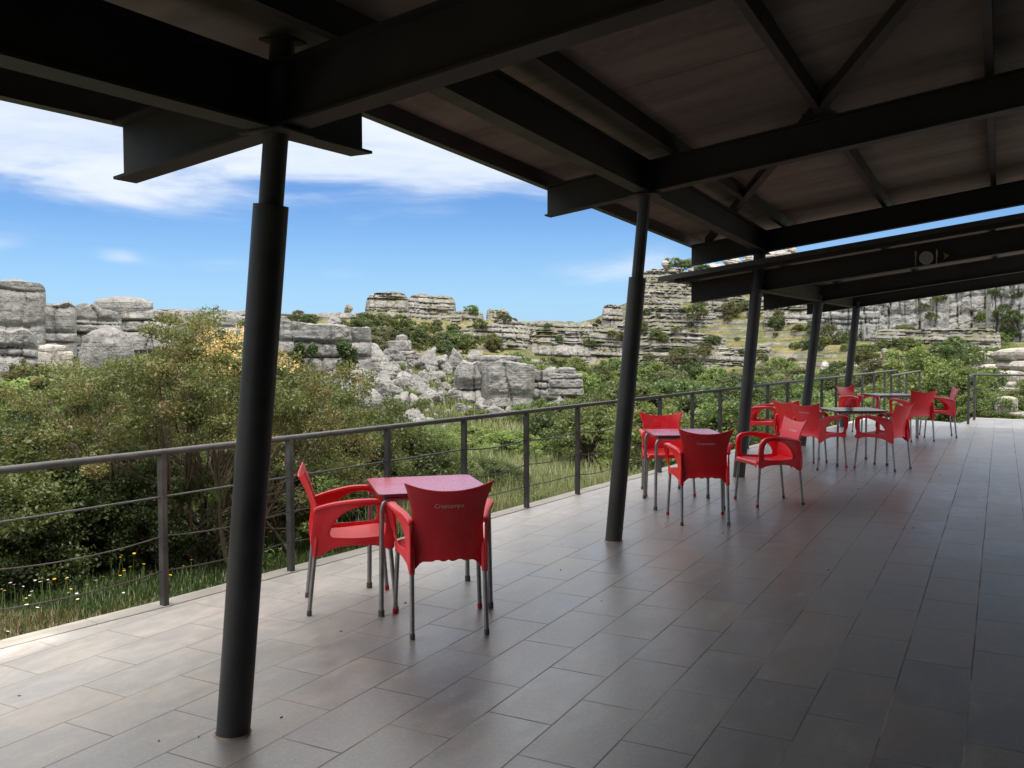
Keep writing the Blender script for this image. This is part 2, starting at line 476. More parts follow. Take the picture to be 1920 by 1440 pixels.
def mat_ground():
    m, g, b, o = new_mat('hillside')
    geo = g.n('ShaderNodeNewGeometry')
    pos = geo.outputs['Position']
    sep = g.n('ShaderNodeSeparateXYZ'); g.t.links.new(geo.outputs['Normal'], sep.inputs[0])
    n1 = g.noise(pos, 0.09, 6.0, 0.6)
    n2 = g.noise(pos, 0.7, 7.0, 0.65)
    n3 = g.noise(pos, 7.0, 6.0, 0.7)
    gr = g.mix(g.ramp(n3, 0.3, 0.75), (0.045, 0.058, 0.018, 1), (0.12, 0.125, 0.045, 1))
    tan = g.mix(g.ramp(n3, 0.3, 0.7), (0.145, 0.13, 0.058, 1), (0.26, 0.222, 0.115, 1))
    f = g.ramp(g.m('ADD', g.m('MULTIPLY', n1, 0.6), g.m('MULTIPLY', n2, 0.4)), 0.42, 0.58)
    cam_d = g.n('ShaderNodeVectorMath', operation='LENGTH'); g.t.links.new(pos, cam_d.inputs[0])
    far = g.ramp(cam_d.outputs['Value'], 42.0, 78.0)
    f = g.m('MULTIPLY', f, g.m('ADD', g.m('MULTIPLY', far, 0.75), 0.25))
    c = g.mix(f, gr, tan)
    st = g.noise(g.mapping(pos, (0.2, 0.2, 3.6)), 1.0, 6.0, 0.6, 0.4)
    rk = g.mix(g.ramp(n2, 0.35, 0.7), (0.14, 0.135, 0.125, 1), (0.34, 0.325, 0.30, 1))
    rk = g.mix(g.m('MULTIPLY', g.ramp(st, 0.52, 0.62), 0.8), rk, (0.055, 0.05, 0.045, 1))
    slope = g.m('ADD', sep.outputs[2], g.m('MULTIPLY', g.m('SUBTRACT', n2, 0.5), 0.35))
    steep = g.m('MULTIPLY', g.ramp(slope, 0.86, 0.68), far)
    patch = g.m('MULTIPLY', g.ramp(g.noise(pos, 0.5, 6.0, 0.7), 0.60, 0.66), g.ramp(cam_d.outputs['Value'], 24.0, 40.0))
    c = g.mix(g.m('MAXIMUM', steep, g.m('MULTIPLY', patch, 0.85)), c, rk)
    g.set(b, 'Base Color', c)
    b.inputs['Roughness'].default_value = 1.0
    b.inputs['Specular IOR Level'].default_value = 0.05
    h = g.m('ADD', g.m('MULTIPLY', n3, 0.4), g.m('MULTIPLY', n2, 1.2))
    g.set(b, 'Normal', g.bump(h, 0.8, 0.25))
mat_ground()

def mat_leaf(name, lo, hi, trans=0.3, tint2=None):
    m, g, b, o = new_mat(name)
    at = g.n('ShaderNodeAttribute', attribute_name='tint')
    oi = g.n('ShaderNodeObjectInfo')
    c = g.mix(at.outputs['Fac'], c4(lo), c4(hi))
    if tint2:
        pn = g.noise(g.n('ShaderNodeTexCoord').outputs['Object'], 3.0, 3.0)
        c = g.mix(g.ramp(pn, 0.5, 0.64), c, c4(tint2))
    hv = g.n('ShaderNodeHueSaturation')
    g.set(hv, 'Color', c)
    g.set(hv, 'Value', g.m('ADD', g.m('MULTIPLY', oi.outputs['Random'], 0.5), 0.75))
    g.set(hv, 'Hue', g.m('ADD', g.m('MULTIPLY', oi.outputs['Random'], 0.03), 0.485))
    g.t.nodes.remove(b)
    trans = trans + 0.08
    d = g.n('ShaderNodeBsdfDiffuse'); tr = g.n('ShaderNodeBsdfTranslucent'); gl = g.n('ShaderNodeBsdfGlossy')
    gl.inputs['Roughness'].default_value = 0.45
    for s in (d, tr): g.set(s, 'Color', hv.outputs[0])
    mx = g.n('ShaderNodeMixShader', inp={0: trans}); mx2 = g.n('ShaderNodeMixShader', inp={0: 0.04})
    g.t.links.new(d.outputs[0], mx.inputs[1]); g.t.links.new(tr.outputs[0], mx.inputs[2])
    g.t.links.new(mx.outputs[0], mx2.inputs[1]); g.t.links.new(gl.outputs[0], mx2.inputs[2])
    g.t.links.new(mx2.outputs[0], o.inputs[0])
    return m
mat_leaf('leaf_dark', (0.046, 0.072, 0.020), (0.122, 0.166, 0.046), 0.38)
mat_leaf('leaf_mid', (0.072, 0.109, 0.026), (0.186, 0.237, 0.061), 0.38)
mat_leaf('leaf_fresh', (0.102, 0.151, 0.033), (0.256, 0.320, 0.084), 0.38)
mat_leaf('leaf_olive', (0.066, 0.080, 0.022), (0.175, 0.190, 0.052), 0.34, (0.18, 0.14, 0.05))
mat_leaf('leaf_grey', (0.074, 0.084, 0.035), (0.179, 0.188, 0.079), 0.35)
mat_leaf('blossom', (0.58, 0.40, 0.12), (0.84, 0.66, 0.32), 0.3)
mat_leaf('ivy', (0.03, 0.055, 0.012), (0.08, 0.13, 0.03))
mat_leaf('grass_green', (0.035, 0.062, 0.014), (0.11, 0.16, 0.04), 0.35)
mat_leaf('grass_dry', (0.10, 0.145, 0.04), (0.36, 0.36, 0.16), 0.4)
mat_leaf('grass_straw', (0.16, 0.12, 0.055), (0.36, 0.28, 0.15), 0.3)
painted('petal_yellow', (0.72, 0.48, 0.02), 0.7, 0, 0.1, 9)
painted('petal_white', (0.80, 0.80, 0.76), 0.7, 0, 0.05, 9)
painted('stem_green', (0.08, 0.12, 0.03), 0.8, 0, 0.1, 9)
painted('stone_edge', (0.40, 0.375, 0.335), 0.75, 0.0, 0.12, 3.0, 0.3, 0.1)
painted('mortar', (0.30, 0.24, 0.17), 0.9, 0.0, 0.3, 18.0, 0.2, 0.3)
painted('soil', (0.14, 0.10, 0.07), 0.95, 0.0, 0.3, 4.0, 0.1)

# ------------------------------------------------------------------ terrace floor
EDGE = [(-5.30, -3.0), (-4.627, 2.931), (-4.482, 3.855), (-4.246, 5.9), (-4.05, 7.9), (-3.95, 8.947), (-3.856, 9.901), (-3.622, 11.943),
        (-3.40, 13.72), (-2.80, 18.03), (-2.42, 20.9)]
FAR = [(-2.42, 20.9), (-1.797, 20.55), (-0.693, 19.95), (-0.60, 20.4), (-0.52, 21.45), (0.43, 21.3), (6.0, 20.5)]
def slab():
    outline = EDGE + FAR[1:] + [(6.0, -8.0), (-5.4, -8.0)]
    n = len(outline)
    mb = MB()
    V = [(x, y, 0.0) for x, y in outline] + [(x, y, -1.2) for x, y in outline]
    mb.add(V, [tuple(range(n))[::-1]] + [(i, (i + 1) % n, n + (i + 1) % n, n + i) for i in range(n)])
    me = mb.mesh('terrace_floor')
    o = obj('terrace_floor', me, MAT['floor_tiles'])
    import bmesh
    bm = bmesh.new(); bm.from_mesh(me); bmesh.ops.recalc_face_normals(bm, faces=bm.faces); bm.to_mesh(me); bm.free()
    tag(o, kind='structure')
    # stone nosing along the valley edge: one strip of slabs with open joints
    mb = MB()
    for (x0, y0), (x1, y1) in list(zip(EDGE[:-1], EDGE[1:])) + list(zip(FAR[4:-1], FAR[5:])):
        L = math.hypot(x1 - x0, y1 - y0); k = max(1, round(L / 0.6))
        dx, dy = (x1 - x0) / L, (y1 - y0) / L; nx, ny = dy, -dx
        for i in range(k):
            a = L * i / k + 0.002; c = L * (i + 1) / k - 0.002
            w = 0.13
            P = [(x0 + dx * a - nx * 0.012, y0 + dy * a - ny * 0.012), (x0 + dx * c - nx * 0.012, y0 + dy * c - ny * 0.012),
                 (x0 + dx * c + nx * w, y0 + dy * c + ny * w), (x0 + dx * a + nx * w, y0 + dy * a + ny * w)]
            h = 0.004 + 0.002 * random.random()
            mb.hexa([(p[0], p[1], -0.03) for p in P] + [(p[0], p[1], h) for p in P])
    tag(mb.build('terrace_edge', MAT['stone_edge']), kind='structure')
slab()

# ------------------------------------------------------------------ canopy roof
def zb(s, x, y):
    if s == 1: return 2.35 + .13 * (x + 2.45) + .02 * (y - 2.66)
    if s == 2: return 2.70 + .137 * (x + 2.45) - .027 * (y - 6.73)
    return 2.15 + .13 * (x + 2.45) + .009 * (y - 10.64)
YC = [2.661, 6.73, 10.641, 14.379, 17.968]
XC = [-2.696, -2.687, -2.683, -2.675, -2.583]
HB, WF, TF, TW = 0.24, 0.115, 0.012, 0.010
IPROF = [(-WF / 2, 0), (WF / 2, 0), (WF / 2, TF), (TW / 2, TF), (TW / 2, HB - TF), (WF / 2, HB - TF), (WF / 2, HB), (-WF / 2, HB), (-WF / 2, HB - TF),
         (-TW / 2, HB - TF), (-TW / 2, TF), (-WF / 2, TF)]
def ibeam(mb, A, B, side, dz=0.0):
    A = np.array(A) + [0, 0, dz]; B = np.array(B) + [0, 0, dz]
    mb.prism_between(A, B, IPROF, np.array(side, float), np.array([0, 0, 1.0]))
XR = 2.15
def canopy(sec, label, rafters, y0, y1, beam_y, purlins, sheet_off, pdepth, xe, thick=0.07):
    t = thing('canopy_roof', label, 'canopy', (-2.45, rafters[0], zb(sec, -2.45, rafters[0])))
    off = np.array(t.location)
    def fin(mb, name, mat, par=t, smooth=False):
        o = mb.build(name, mat, None, smooth)
        o.data.transform(Matrix.Translation(-Vector(off))); o.parent = par
        return o
    for y in rafters:
        mb = MB()
        ibeam(mb, (-3.262, y, zb(sec, -3.262, y)), (XR, y, zb(sec, XR, y)), (0, 1, 0))
        fin(mb, 'rafter', MAT['beam'])
    mb = MB(); ya, yb = beam_y
    ibeam(mb, (-2.43, ya, zb(sec, -2.43, ya)), (-2.43, yb, zb(sec, -2.43, yb)), (1, 0, 0), 0.003)
    fin(mb, 'long_beam', MAT['beam'])
    for x in purlins:
        mb = MB(); w = 0.05
        pr = [(-w / 2, 0.0), (w / 2, 0.0), (w / 2, pdepth), (-w / 2, pdepth)]
        A = np.array((x, y0 + .12, zb(sec, x, y0 + .12) + sheet_off - pdepth + 0.002)); B = np.array((x, y1 - .06, zb(sec, x, y1 - .06) + sheet_off - pdepth + 0.002))
        mb.prism_between(A, B, pr, np.array([1., 0, 0]), np.array([0, 0, 1.]))
        fin(mb, 'purlin', MAT['beam'])
    # eaves channel: web towards the terrace, lower flange pointing out
    mb = MB(); x = -3.275
    A = np.array((x, y0 + .05, zb(sec, x, y0) + sheet_off - pdepth + 0.003)); B = np.array((x, y1 - .02, zb(sec, x, y1) + sheet_off - pdepth + 0.003))
    pr = [(0, 0), (0, pdepth - .004), (-.008, pdepth - .004), (-.008, .008), (-.065, .008), (-.065, 0)]
    mb.prism_between(A, B, pr, np.array([1., 0, 0]), np.array([0, 0, 1.]))
    fin(mb, 'eaves_channel', MAT['steel'])
    mb = MB()
    P = []
    for dz in (sheet_off, sheet_off + thick):
        for (px, py) in ((xe, y0), (XR + .1, y0), (XR + .1, y1), (xe, y1)):
            P.append((px, py, zb(sec, px, py) + dz))
    mb.hexa(P)
    fin(mb, 'roof_sheet', MAT['roof_sheet'])
    return t, fin
t1, fin1 = canopy(1, 'dark steel canopy bay nearest the viewer, lowest eaves at the top left', [-5.4, -1.35, 2.661], -7.0, 3.10, (-7.0, 3.19), [-2.10, -1.08, -0.10, 0.95], 0.36, 0.118, -3.39)
t2, fin2 = canopy(2, 'raised dark steel canopy bay over the second and third columns with a diagonal brace', [2.661, 6.73, 10.641], 2.35, 11.35, (2.5, 10.72), [-2.19, -1.13, -0.10, 0.95], 0.36, 0.118, -3.37)
t3, fin3 = canopy(3, 'lower far canopy bay with pale front edge and plate symbol on its beam', [10.641, 14.379, 17.968], 10.22, 18.25, (10.38, 18.1), [-2.19, -1.13, -0.10, 0.95], 0.29, 0.048, -3.52, 0.042)
# diagonal wind brace of the raised bay
mb = MB()
def zt(x, y): return zb(2, x, y) + 0.275
A = np.array((-3.1, 10.75, zt(-3.1, 10.75))); B = np.array((0.60, 2.9, zt(0.60, 2.9)))
d = B - A; d[2] = 0; d /= np.linalg.norm(d); s = np.array([d[1], -d[0], 0])
mb.prism_between(A, B, [(-.034, -.03), (.034, -.03), (.034, .04), (-.034, .04)], s, np.array([0, 0, 1.]))
fin2(mb, 'brace', MAT['beam'])
mb = MB(); zg = zb(2, -1.13, 6.66) + HB + 0.004
mb.box((-1.24, 6.56, zg), (-1.02, 6.70, zg + .006)); fin2(mb, 'gusset_plate', MAT['beam'])
# front trim of the far bay: pale flashing and a channel behind it
mb = MB()
A = np.array((-3.53, 10.205, zb(3, -3.61, 10.2) + .284)); B = np.array((XR + .1, 10.205, zb(3, XR + .1, 10.2) + .284))
mb.prism_between(A, B, [(0, 0), (.012, 0), (.012, .052), (0, .052)], np.array([0, 1., 0]), np.array([0, 0, 1.]))
fin3(mb, 'front_flashing', MAT['steel'])
mb = MB()
A = np.array((-3.36, 10.30, zb(3, -3.36, 10.30) + .238)); B = np.array((XR + .05, 10.30, zb(3, XR + .05, 10.30) + .238))
mb.prism_between(A, B, [(0, 0), (.05, 0), (.05, .051), (0, .051)], np.array([0, 1., 0]), np.array([0, 0, 1.]))
fin3(mb, 'edge_channel', MAT['beam'])

# plate, fork, knife and arrow mounted on the web of the far bay's first rafter
def menu_sign():
    y = YC[2] - WF / 2 - 0.012
    c = np.array([-0.713, y, 2.452])
    K_ = 0.88
    t = thing('restaurant_sign', 'white plate, fork and knife symbol with an orange arrow on the far dark beam', 'sign', c)
    def disc(r, d, n=40):
        mb = MB(); th = np.linspace(0, 2 * math.pi, n, endpoint=False)
        V = [(r * math.cos(a), -d, r * math.sin(a)) for a in th] + [(r * math.cos(a), 0.0, r * math.sin(a)) for a in th]
        mb.add(V, [tuple(range(n)), tuple(range(n, 2 * n))[::-1]] + [(i, n + i, n + (i + 1) % n, (i + 1) % n) for i in range(n)])
        return mb
    p = disc(.078, .008).build('plate', MAT['sign_white'], t)
    mb = MB(); n = 40; th = np.linspace(0, 2 * math.pi, n, endpoint=False)
    V = [(r * math.cos(a), -.0105, r * math.sin(a)) for r in (.036, .043) for a in th]
    mb.add(V, [(i, (i + 1) % n, n + (i + 1) % n, n + i) for i in range(n)])
    mb.build('plate_ring', MAT['sign_ring'], p)
    mb = MB()
    mb.box((-.120, -.008, -.085), (-.112, 0, .03)); mb.box((-.127, -.008, .03), (-.105, 0, .042))
    for k in range(3): mb.box((-.127 + k * .0085, -.008, .042), (-.122 + k * .0085, 0, .088))
    mb.build('fork', MAT['sign_white'], t)
    mb = MB()
    mb.add([(.106, -.008, -.085), (.116, -.008, -.085), (.117, -.008, .0), (.123, -.008, .01), (.123, -.008, .07), (.114, -.008, .1), (.106, -.008, .1),
            (.106, 0, -.085), (.116, 0, -.085), (.117, 0, .0), (.123, 0, .01), (.123, 0, .07), (.114, 0, .1), (.106, 0, .1)],
           [tuple(range(7)), tuple(range(7, 14))[::-1]] + [(i, 7 + i, 7 + (i + 1) % 7, (i + 1) % 7) for i in range(7)])
    mb.build('knife', MAT['sign_white'], t)
    mb = MB()
    mb.add([(.19, -.008, -.03), (.25, -.008, .02), (.185, -.008, .05), (.20, -.008, .015), (.19, 0, -.03), (.25, 0, .02), (.185, 0, .05), (.20, 0, .015)],
           [(0, 1, 2, 3), (7, 6, 5, 4)] + [(i, 4 + i, 4 + (i + 1) % 4, (i + 1) % 4) for i in range(4)])
    mb.build('arrow', MAT['sign_orange'], t)
    t.scale = (K_, 1.0, K_)
menu_sign()

# ------------------------------------------------------------------ leaning columns
TOPX = [-2.425, -2.432, -2.46, -2.44, -2.375]
RAD = [0.0665, 0.0665, 0.068, 0.068, 0.068]
LAB = ['thick dark steel column in the left foreground, leaning, with a thinner post in its top',
       'leaning dark column standing alone in the middle between the first two table sets',
       'leaning dark column behind the right chair of the middle table',
       'leaning dark column behind the grey table with a chair stacked close',
       'farthest leaning dark column behind the chair facing the last grey table']
for i in range(5):
    sec = 1 if i == 0 else (2 if i < 3 else 3)
    x0, y0 = XC[i], YC[i]
    ztop = zb(sec, TOPX[i], y0)
    lean = (TOPX[i] - x0) / ztop
    t = thing('steel_column', LAB[i], 'column', (x0, y0, 0.0), 0, 'leaning canopy columns')
    zs = 2.085 if i == 0 else (2.07 if i == 1 else ztop)
    mb = MB(); r = RAD[i]
    mb.tube([(0, 0, -0.01), (lean * zs * .5, 0, zs * .5), (lean * zs, 0, zs)], r, 28)
    mb.build('sleeve', MAT['steel'], t, True)
    mb = MB()
    zt_ = zb(2, TOPX[i], y0) + HB * 0.55 if i in (0, 2) else ztop + .1
    if i == 0: zt_ = zb(1, TOPX[i], y0) + .34
    mb.tube([(lean * (zs - .15), 0, zs - .15), (lean * zt_, 0, zt_)], r * 0.70, 12 if i else 24)
    mb.build('inner_post', MAT['steel'], t, i == 0)
    mb = MB(); rr_ = random.Random(i); m_ = 28
    ring = [(math.cos(2 * math.pi * k / m_), math.sin(2 * math.pi * k / m_)) for k in range(m_)]
    wob = [rr_.uniform(.006, .016) for k in range(m_)]
    mb.add([(c_ * (r + .001), s_ * (r + .001), .007) for c_, s_ in ring] + [(c_ * (r + w_), s_ * (r + w_), -.002) for (c_, s_), w_ in zip(ring, wob)],
           [(k, m_ + k, m_ + (k + 1) % m_, (k + 1) % m_) for k in range(m_)])
    mb.build('foot_ring', MAT['mortar'], t, True)
    mb = MB()
    mb.box((lean * ztop - .11, -.09, ztop - .010), (lean * ztop + .11, .09, ztop - .002))
    mb.build('cap_plate', MAT['beam'], t)
    if i == 0:
        mb = MB(); mb.box((lean * zt_ - .062, -.06, zt_ - .01), (lean * zt_ + .062, .06, zt_)); mb.build('cap_plate', MAT['beam'], t)

# ------------------------------------------------------------------ visitor building behind the viewer's right shoulder
t = thing('building', 'visitor building wall on the covered side of the terrace, beyond the right edge', 'building', (2.3, 4, 0))
mb = MB(); mb.box((0.0, -12, 0.0), (0.25, 5.0, 3.6)); mb.build('wall', MAT['plaster'], t)
t = thing('end_wall', 'end wall closing the covered terrace behind the viewer', 'wall', (0, -7.2, 0))
mb = MB(); mb.box((-1.4, -.2, 0), (2.28, 0, 3.1)); mb.build('wall', MAT['plaster'], t)

# ------------------------------------------------------------------ railings
RH = 0.945
def tube_rail(mb, pts, r=0.0205): mb.tube(pts, r, 14)
def railing(label, path, posts, ends=(0, 0), wires=(0.21, 0.42, 0.655), sag=0.02, bars=None, post_w=0.034):
    o0 = path[0]
    t = thing('railing', label, 'railing', (o0[0], o0[1], 0))
    mb = MB(); tube_rail(mb, [(x - o0[0], y - o0[1], RH - .024) for x, y in path]); mb.build('handrail', MAT['rail'], t, True)
    for (x, y, tx, ty) in posts:
        mb = MB(); nx, ny = -ty, tx; a, b = post_w / 2, 0.022
        P = [(-tx * a - nx * b, -ty * a - ny * b), (tx * a - nx * b, ty * a - ny * b), (tx * a + nx * b, ty * a + ny * b), (-tx * a + nx * b, -ty * a + ny * b)]
        mb.hexa([(x - o0[0] + p[0], y - o0[1] + p[1], 0.0) for p in P] + [(x - o0[0] + p[0], y - o0[1] + p[1], RH - .03) for p in P])
        mb.build('post', MAT['rail'], t)
    rl = random.Random(3)
    for wi, h in enumerate(wires):
        mb = MB()
        for i in range(len(posts) - 1):
            a, b = posts[i], posts[i + 1]
            L = math.hypot(b[0] - a[0], b[1] - a[1])
            if L > 1.6: continue
            sg = sag * (0.3 + 1.7 * rl.random()); n = 9
            if bars and wi == len(wires) - 1 and i < bars: sg = 0.0
            pts = [(a[0] + (b[0] - a[0]) * k / n - o0[0], a[1] + (b[1] - a[1]) * k / n - o0[1], h - 4 * sg * (k / n) * (1 - k / n)) for k in range(n + 1)]
            mb.tube(pts, 0.0065 if (wi == len(wires) - 1) else 0.0042, 7)
        mb.build('wire', MAT['wire'] if wi < len(wires) - 1 else MAT['rail'], t, True)
    return t
A0 = np.array((-4.398, 3.783)); B0 = np.array((-3.751, 9.631)); dirr = (B0 - A0) / np.linalg.norm(B0 - A0)
ys = [1.79, 2.80, 3.805, 4.791, 5.774, 6.743, 7.71, 8.664, 9.629, 10.621, 11.596, 12.547, 13.588, 14.504, 15.474, 16.45, 17.436, 18.397, 19.4, 20.396, 21.403, 22.422]
def on_line(y): return A0 + (B0 - A0) * ((y - A0[1]) / (B0[1] - A0[1]))
P1 = [tuple(on_line(y)) + tuple(dirr) for y in ys]
e0, e1 = on_line(-2.0), on_line(23.6)
railing('long dark railing with sagging wires along the valley edge of the terrace', [tuple(e0), tuple(e1)], P1, bars=5)
c1 = np.array((-1.66, 23.2)); q0 = np.array((-1.915, 19.5)); dq = (c1 - q0) / np.linalg.norm(c1 - q0)
P2 = [tuple(q0 + dq * s) + tuple(dq) for s in (0.02, 0.95, 1.85, 3.66)]
railing('short dark railing of four posts beside the last grey table, at the steps', [tuple(q0), tuple(c1)], P2, wires=(0.42, 0.64), sag=.05)
k0 = np.array((-0.545, 19.72)); k1 = np.array((-0.49, 20.95)); k2 = np.array((3.4, 20.55))
d2 = (k2 - k1) / np.linalg.norm(k2 - k1); d1 = (k1 - k0) / np.linalg.norm(k1 - k0)
P3 = [tuple(k0 + d1 * .02) + tuple(d1), tuple(k1 + np.array((.02, -.02))) + tuple(d2), tuple(k1 + d2 * 1.3) + tuple(d2), tuple(k1 + d2 * 2.6) + tuple(d2)]
railing('dark railing with three wires closing the far right end of the terrace', [tuple(k0), tuple(k1), tuple(k2)], P3, sag=.012, post_w=0.05)

# ------------------------------------------------------------------ chairs
PROF = np.array([  # y, z, half width
    (0.238, 0.395, .232), (0.242, 0.415, .236), (0.225, 0.432, .238), (0.17, 0.436, .238), (0.06, 0.430, .236), (-0.06, 0.424, .228), (-0.15, 0.426, .214),
    (-0.198, 0.447, .203)])
BACK = np.array([(-0.232, 0.400, .205), (-0.222, 0.445, .203), (-0.219, 0.50, .199), (-0.228, 0.56, .194), (-0.243, 0.62, .192), (-0.264, 0.69, .200), (-0.288, 0.75, .216), (-0.314, 0.805, .238)])
def resamp(P, n):
    t = np.linspace(0, 1, len(P)); tt = np.linspace(0, 1, n)
    # Catmull-like smoothing through cubic interpolation
    out = np.zeros((n, P.shape[1]))
    for k in range(P.shape[1]):
        y = P[:, k]; m = np.gradient(y, t)
        i = np.clip(np.searchsorted(t, tt) - 1, 0, len(t) - 2); h = t[i + 1] - t[i]; u = (tt - t[i]) / h
        out[:, k] = (2 * u**3 - 3 * u**2 + 1) * y[i] + (u**3 - 2 * u**2 + u) * h * m[i] + (-2 * u**3 + 3 * u**2) * y[i + 1] + (u**3 - u**2) * h * m[i + 1]
    return out
def grid_mesh(name, G):
    n, m, _ = G.shape
    idx = np.arange(n * m).reshape(n, m)
    q = np.stack([idx[:-1, :-1], idx[:-1, 1:], idx[1:, 1:], idx[1:, :-1]], -1).reshape(-1, 4)
    return mesh_np(name, G.reshape(-1, 3), [q], smooth=True)
def back_y(x, z):
    z = np.asarray(z, float); x = np.asarray(x, float)
    y = np.interp(z, BACK[:, 1], BACK[:, 0]); w = np.interp(z, BACK[:, 1], BACK[:, 2])
    return y + 0.032 * (x / w) ** 2
def solid(o, th, off=0.0):
    m = o.modifiers.new('thickness', 'SOLIDIFY'); m.thickness = th; m.offset = off
    b = o.modifiers.new('bevel', 'BEVEL'); b.width = 0.0016; b.segments = 2; b.limit_method = 'ANGLE'; b.angle_limit = math.radians(50)
def side_panel(sx):
    outer = [(-.243, .345), (-.250, .43), (-.240, .53), (-.228, .605), (-.17, .632), (-.08, .652), (.02, .664), (.11, .664), (.172, .650), (.206, .615), (.216, .55), (.218, .47),
             (.222, .385), (.19, .372), (.14, .392), (.05, .402), (-.06, .398), (-.15, .375), (-.195, .345)]
    inner = [(-.135, .455), (-.142, .470), (-.136, .50), (-.115, .54), (-.085, .573), (-.04, .605), (.02, .628), (.08, .637), (.13, .630), (.163, .60), (.172, .55), (.172, .50),
             (.165, .462), (.14, .452), (.10, .449), (.04, .447), (-.03, .447), (-.09, .449), (-.12, .451)]
    def dens(P, k=5):
        P = np.array(P + [P[0]]); return resamp(P, len(P) * k - k + 1)[:-1]
    O, I = dens(outer), dens(inner)
    def X(y, z):
        u = np.clip((y + .235) / .30, 0, 1); u = u * u * (3 - 2 * u)
        w = .204 + .040 * u + .028 * np.clip((z - .44) / .2, 0, 1) * u
        return sx * w
    n = len(O); rings = []
    for f in (0, .25, .5, .75, 1.0):
        R = O * (1 - f) + I * f
        xx = X(R[:, 0], R[:, 1]) 
        rings.append(np.stack([xx, R[:, 0], R[:, 1]], 1))
    V = np.concatenate(rings); q = []
    for r_ in range(4):
        a = r_ * n + np.arange(n); b = r_ * n + (np.arange(n) + 1) % n
        q.append(np.stack([a, b, b + n, a + n], 1))
    q = np.concatenate(q)
    if sx < 0: q = q[:, ::-1]
    # flat arm top: a rounded strip swept along the upper outline
    k0, k1 = 3 * 5, 11 * 5
    S = O[k0:k1]; m = len(S); base = len(V); W = []
    fw = np.sin(np.linspace(0, math.pi, m)) ** .5
    T = np.gradient(S, axis=0); T /= np.linalg.norm(T, axis=1)[:, None]; N = np.stack([-T[:, 1], T[:, 0]], 1)
    prof = [(-.5, -.35), (-.42, .3), (0, .5), (.42, .3), (.5, -.35), (0, -.6)]
    for i in range(m):
        w = .012 + .034 * fw[i]; h = .012
        for (a, b) in prof:
            p = S[i] + N[i] * (b * h)
            W.append((X(S[i][0], S[i][1]) + sx * a * w, p[0], p[1]))
    W = np.array(W); np_ = len(prof); qs = []
    for i in range(m - 1):
        for j in range(np_):
            qs.append((base + i * np_ + j, base + i * np_ + (j + 1) % np_, base + (i + 1) * np_ + (j + 1) % np_, base + (i + 1) * np_ + j))
    me = mesh_np('armrest', np.concatenate([V, W]), [q, np.array(qs)], smooth=True)
    return me
def text_mesh(txt, size):
    cu = bpy.data.curves.new('lettering', 'FONT'); cu.body = txt; cu.size = size; cu.align_x = 'CENTER'; cu.align_y = 'CENTER'; cu.resolution_u = 3; cu.extrude = 0.0
    o = bpy.data.objects.new('lettering', cu); COL.objects.link(o)
    bpy.context.view_layer.update()
    me = bpy.data.meshes.new_from_object(o.evaluated_get(bpy.context.evaluated_depsgraph_get()))
    bpy.data.objects.remove(o); bpy.data.curves.remove(cu)
    n = len(me.vertices); co = np.zeros(n * 3, np.float32); me.vertices.foreach_get('co', co)
    return me, co.reshape(-1, 3)

def make_chair(lettering):
    t = thing('armchair', 'red plastic armchair', 'chair', group='red plastic armchairs')
    S = np.linspace(-1, 1, 25)
    P = resamp(PROF, 26); G = np.zeros((26, 25, 3))
    for i, (y, z, w) in enumerate(P):
        G[i, :, 0] = S * w; G[i, :, 1] = y
        dish = -.012 * (1 - S**2) * math.sin(math.pi * min(1, max(0, (0.22 - y) / .42)))
        G[i, :, 2] = z + dish - .018 * np.clip((np.abs(S) - .9) / .1, 0, 1)
    seat = obj('seat', grid_mesh('seat', G), MAT['red_plastic'], t); solid(seat, .008)
    P = resamp(BACK, 34); G = np.zeros((34, 25, 3))
    for i, (y, z, w) in enumerate(P):
        f = max(0, (z - .60) / .205)
        zz = z + .046 * (np.abs(S) ** 2.2 - .35) * f ** 1.5
        if z < .47:
            sk = np.clip((np.abs(S) - .66) / .3, 0, 1); sk = sk * sk * (3 - 2 * sk)
            notch = 0.010 * (np.cos(S * 22) > .2) * (np.abs(S) < .5)
            zz = zz - (.47 - z) / .07 * (.052 * sk - notch * ((.47 - z) / .07) ** 3 * 0.8)
        G[i, :, 0] = S * w; G[i, :, 1] = y + .032 * S**2; G[i, :, 2] = zz
    back = obj('backrest', grid_mesh('backrest', G), MAT['red_plastic'], t); solid(back, .008)
    for sx in (-1, 1):
        a = obj('armrest', side_panel(sx), MAT['red_plastic'], t); solid(a, .009)
    for sx in (-1, 1):
        for (yt, zt2, yb, xb, xt, cap) in ((-.226, .372, -.265, .200, .196, 'cap_grey'), (.200, .40, .232, .250, .232, 'cap_red')):
            mb = MB(); mb.tube([(sx * xt, yt, zt2), (sx * xb, yb, .006)], .0125, 12)
            l = mb.build('leg', MAT['aluminium'], t, True)
            mb = MB(); d = np.array((sx * (xt - xb), yt - yb, zt2)); d /= np.linalg.norm(d)
            p0 = np.array((sx * xb, yb, .001)); mb.tube([p0, p0 + d * .004, p0 + d * .03], [.0125, .0152, .0145], 12)
            mb.build('foot_cap', MAT[cap], l, True)
    for sx in (-1, 1):
        mb = MB(); mb.tube([(sx * .1965, -.2285, .338), (sx * .1965, -.226, .36), (sx * .196, -.216, .45), (sx * .195, -.212, .49)], [.0155, .0175, .0165, .008], 14)
        mb.build('leg_socket', MAT['red_plastic'], t, True)
    if lettering:
        me, co = text_mesh('Cruzcampo', 0.034)
        V = co.copy().astype(float); side = -1 if lettering == 'rear' else 1
        x = co[:, 0] * (1 if side < 0 else -1); z = co[:, 1] + .705
        V[:, 0] = x; V[:, 2] = z; V[:, 1] = back_y(x, z) + side * .0098
        me.vertices.foreach_set('co', V.astype(np.float32).ravel()); me.update()
        obj('lettering', me, MAT['lettering'], t)
    return t
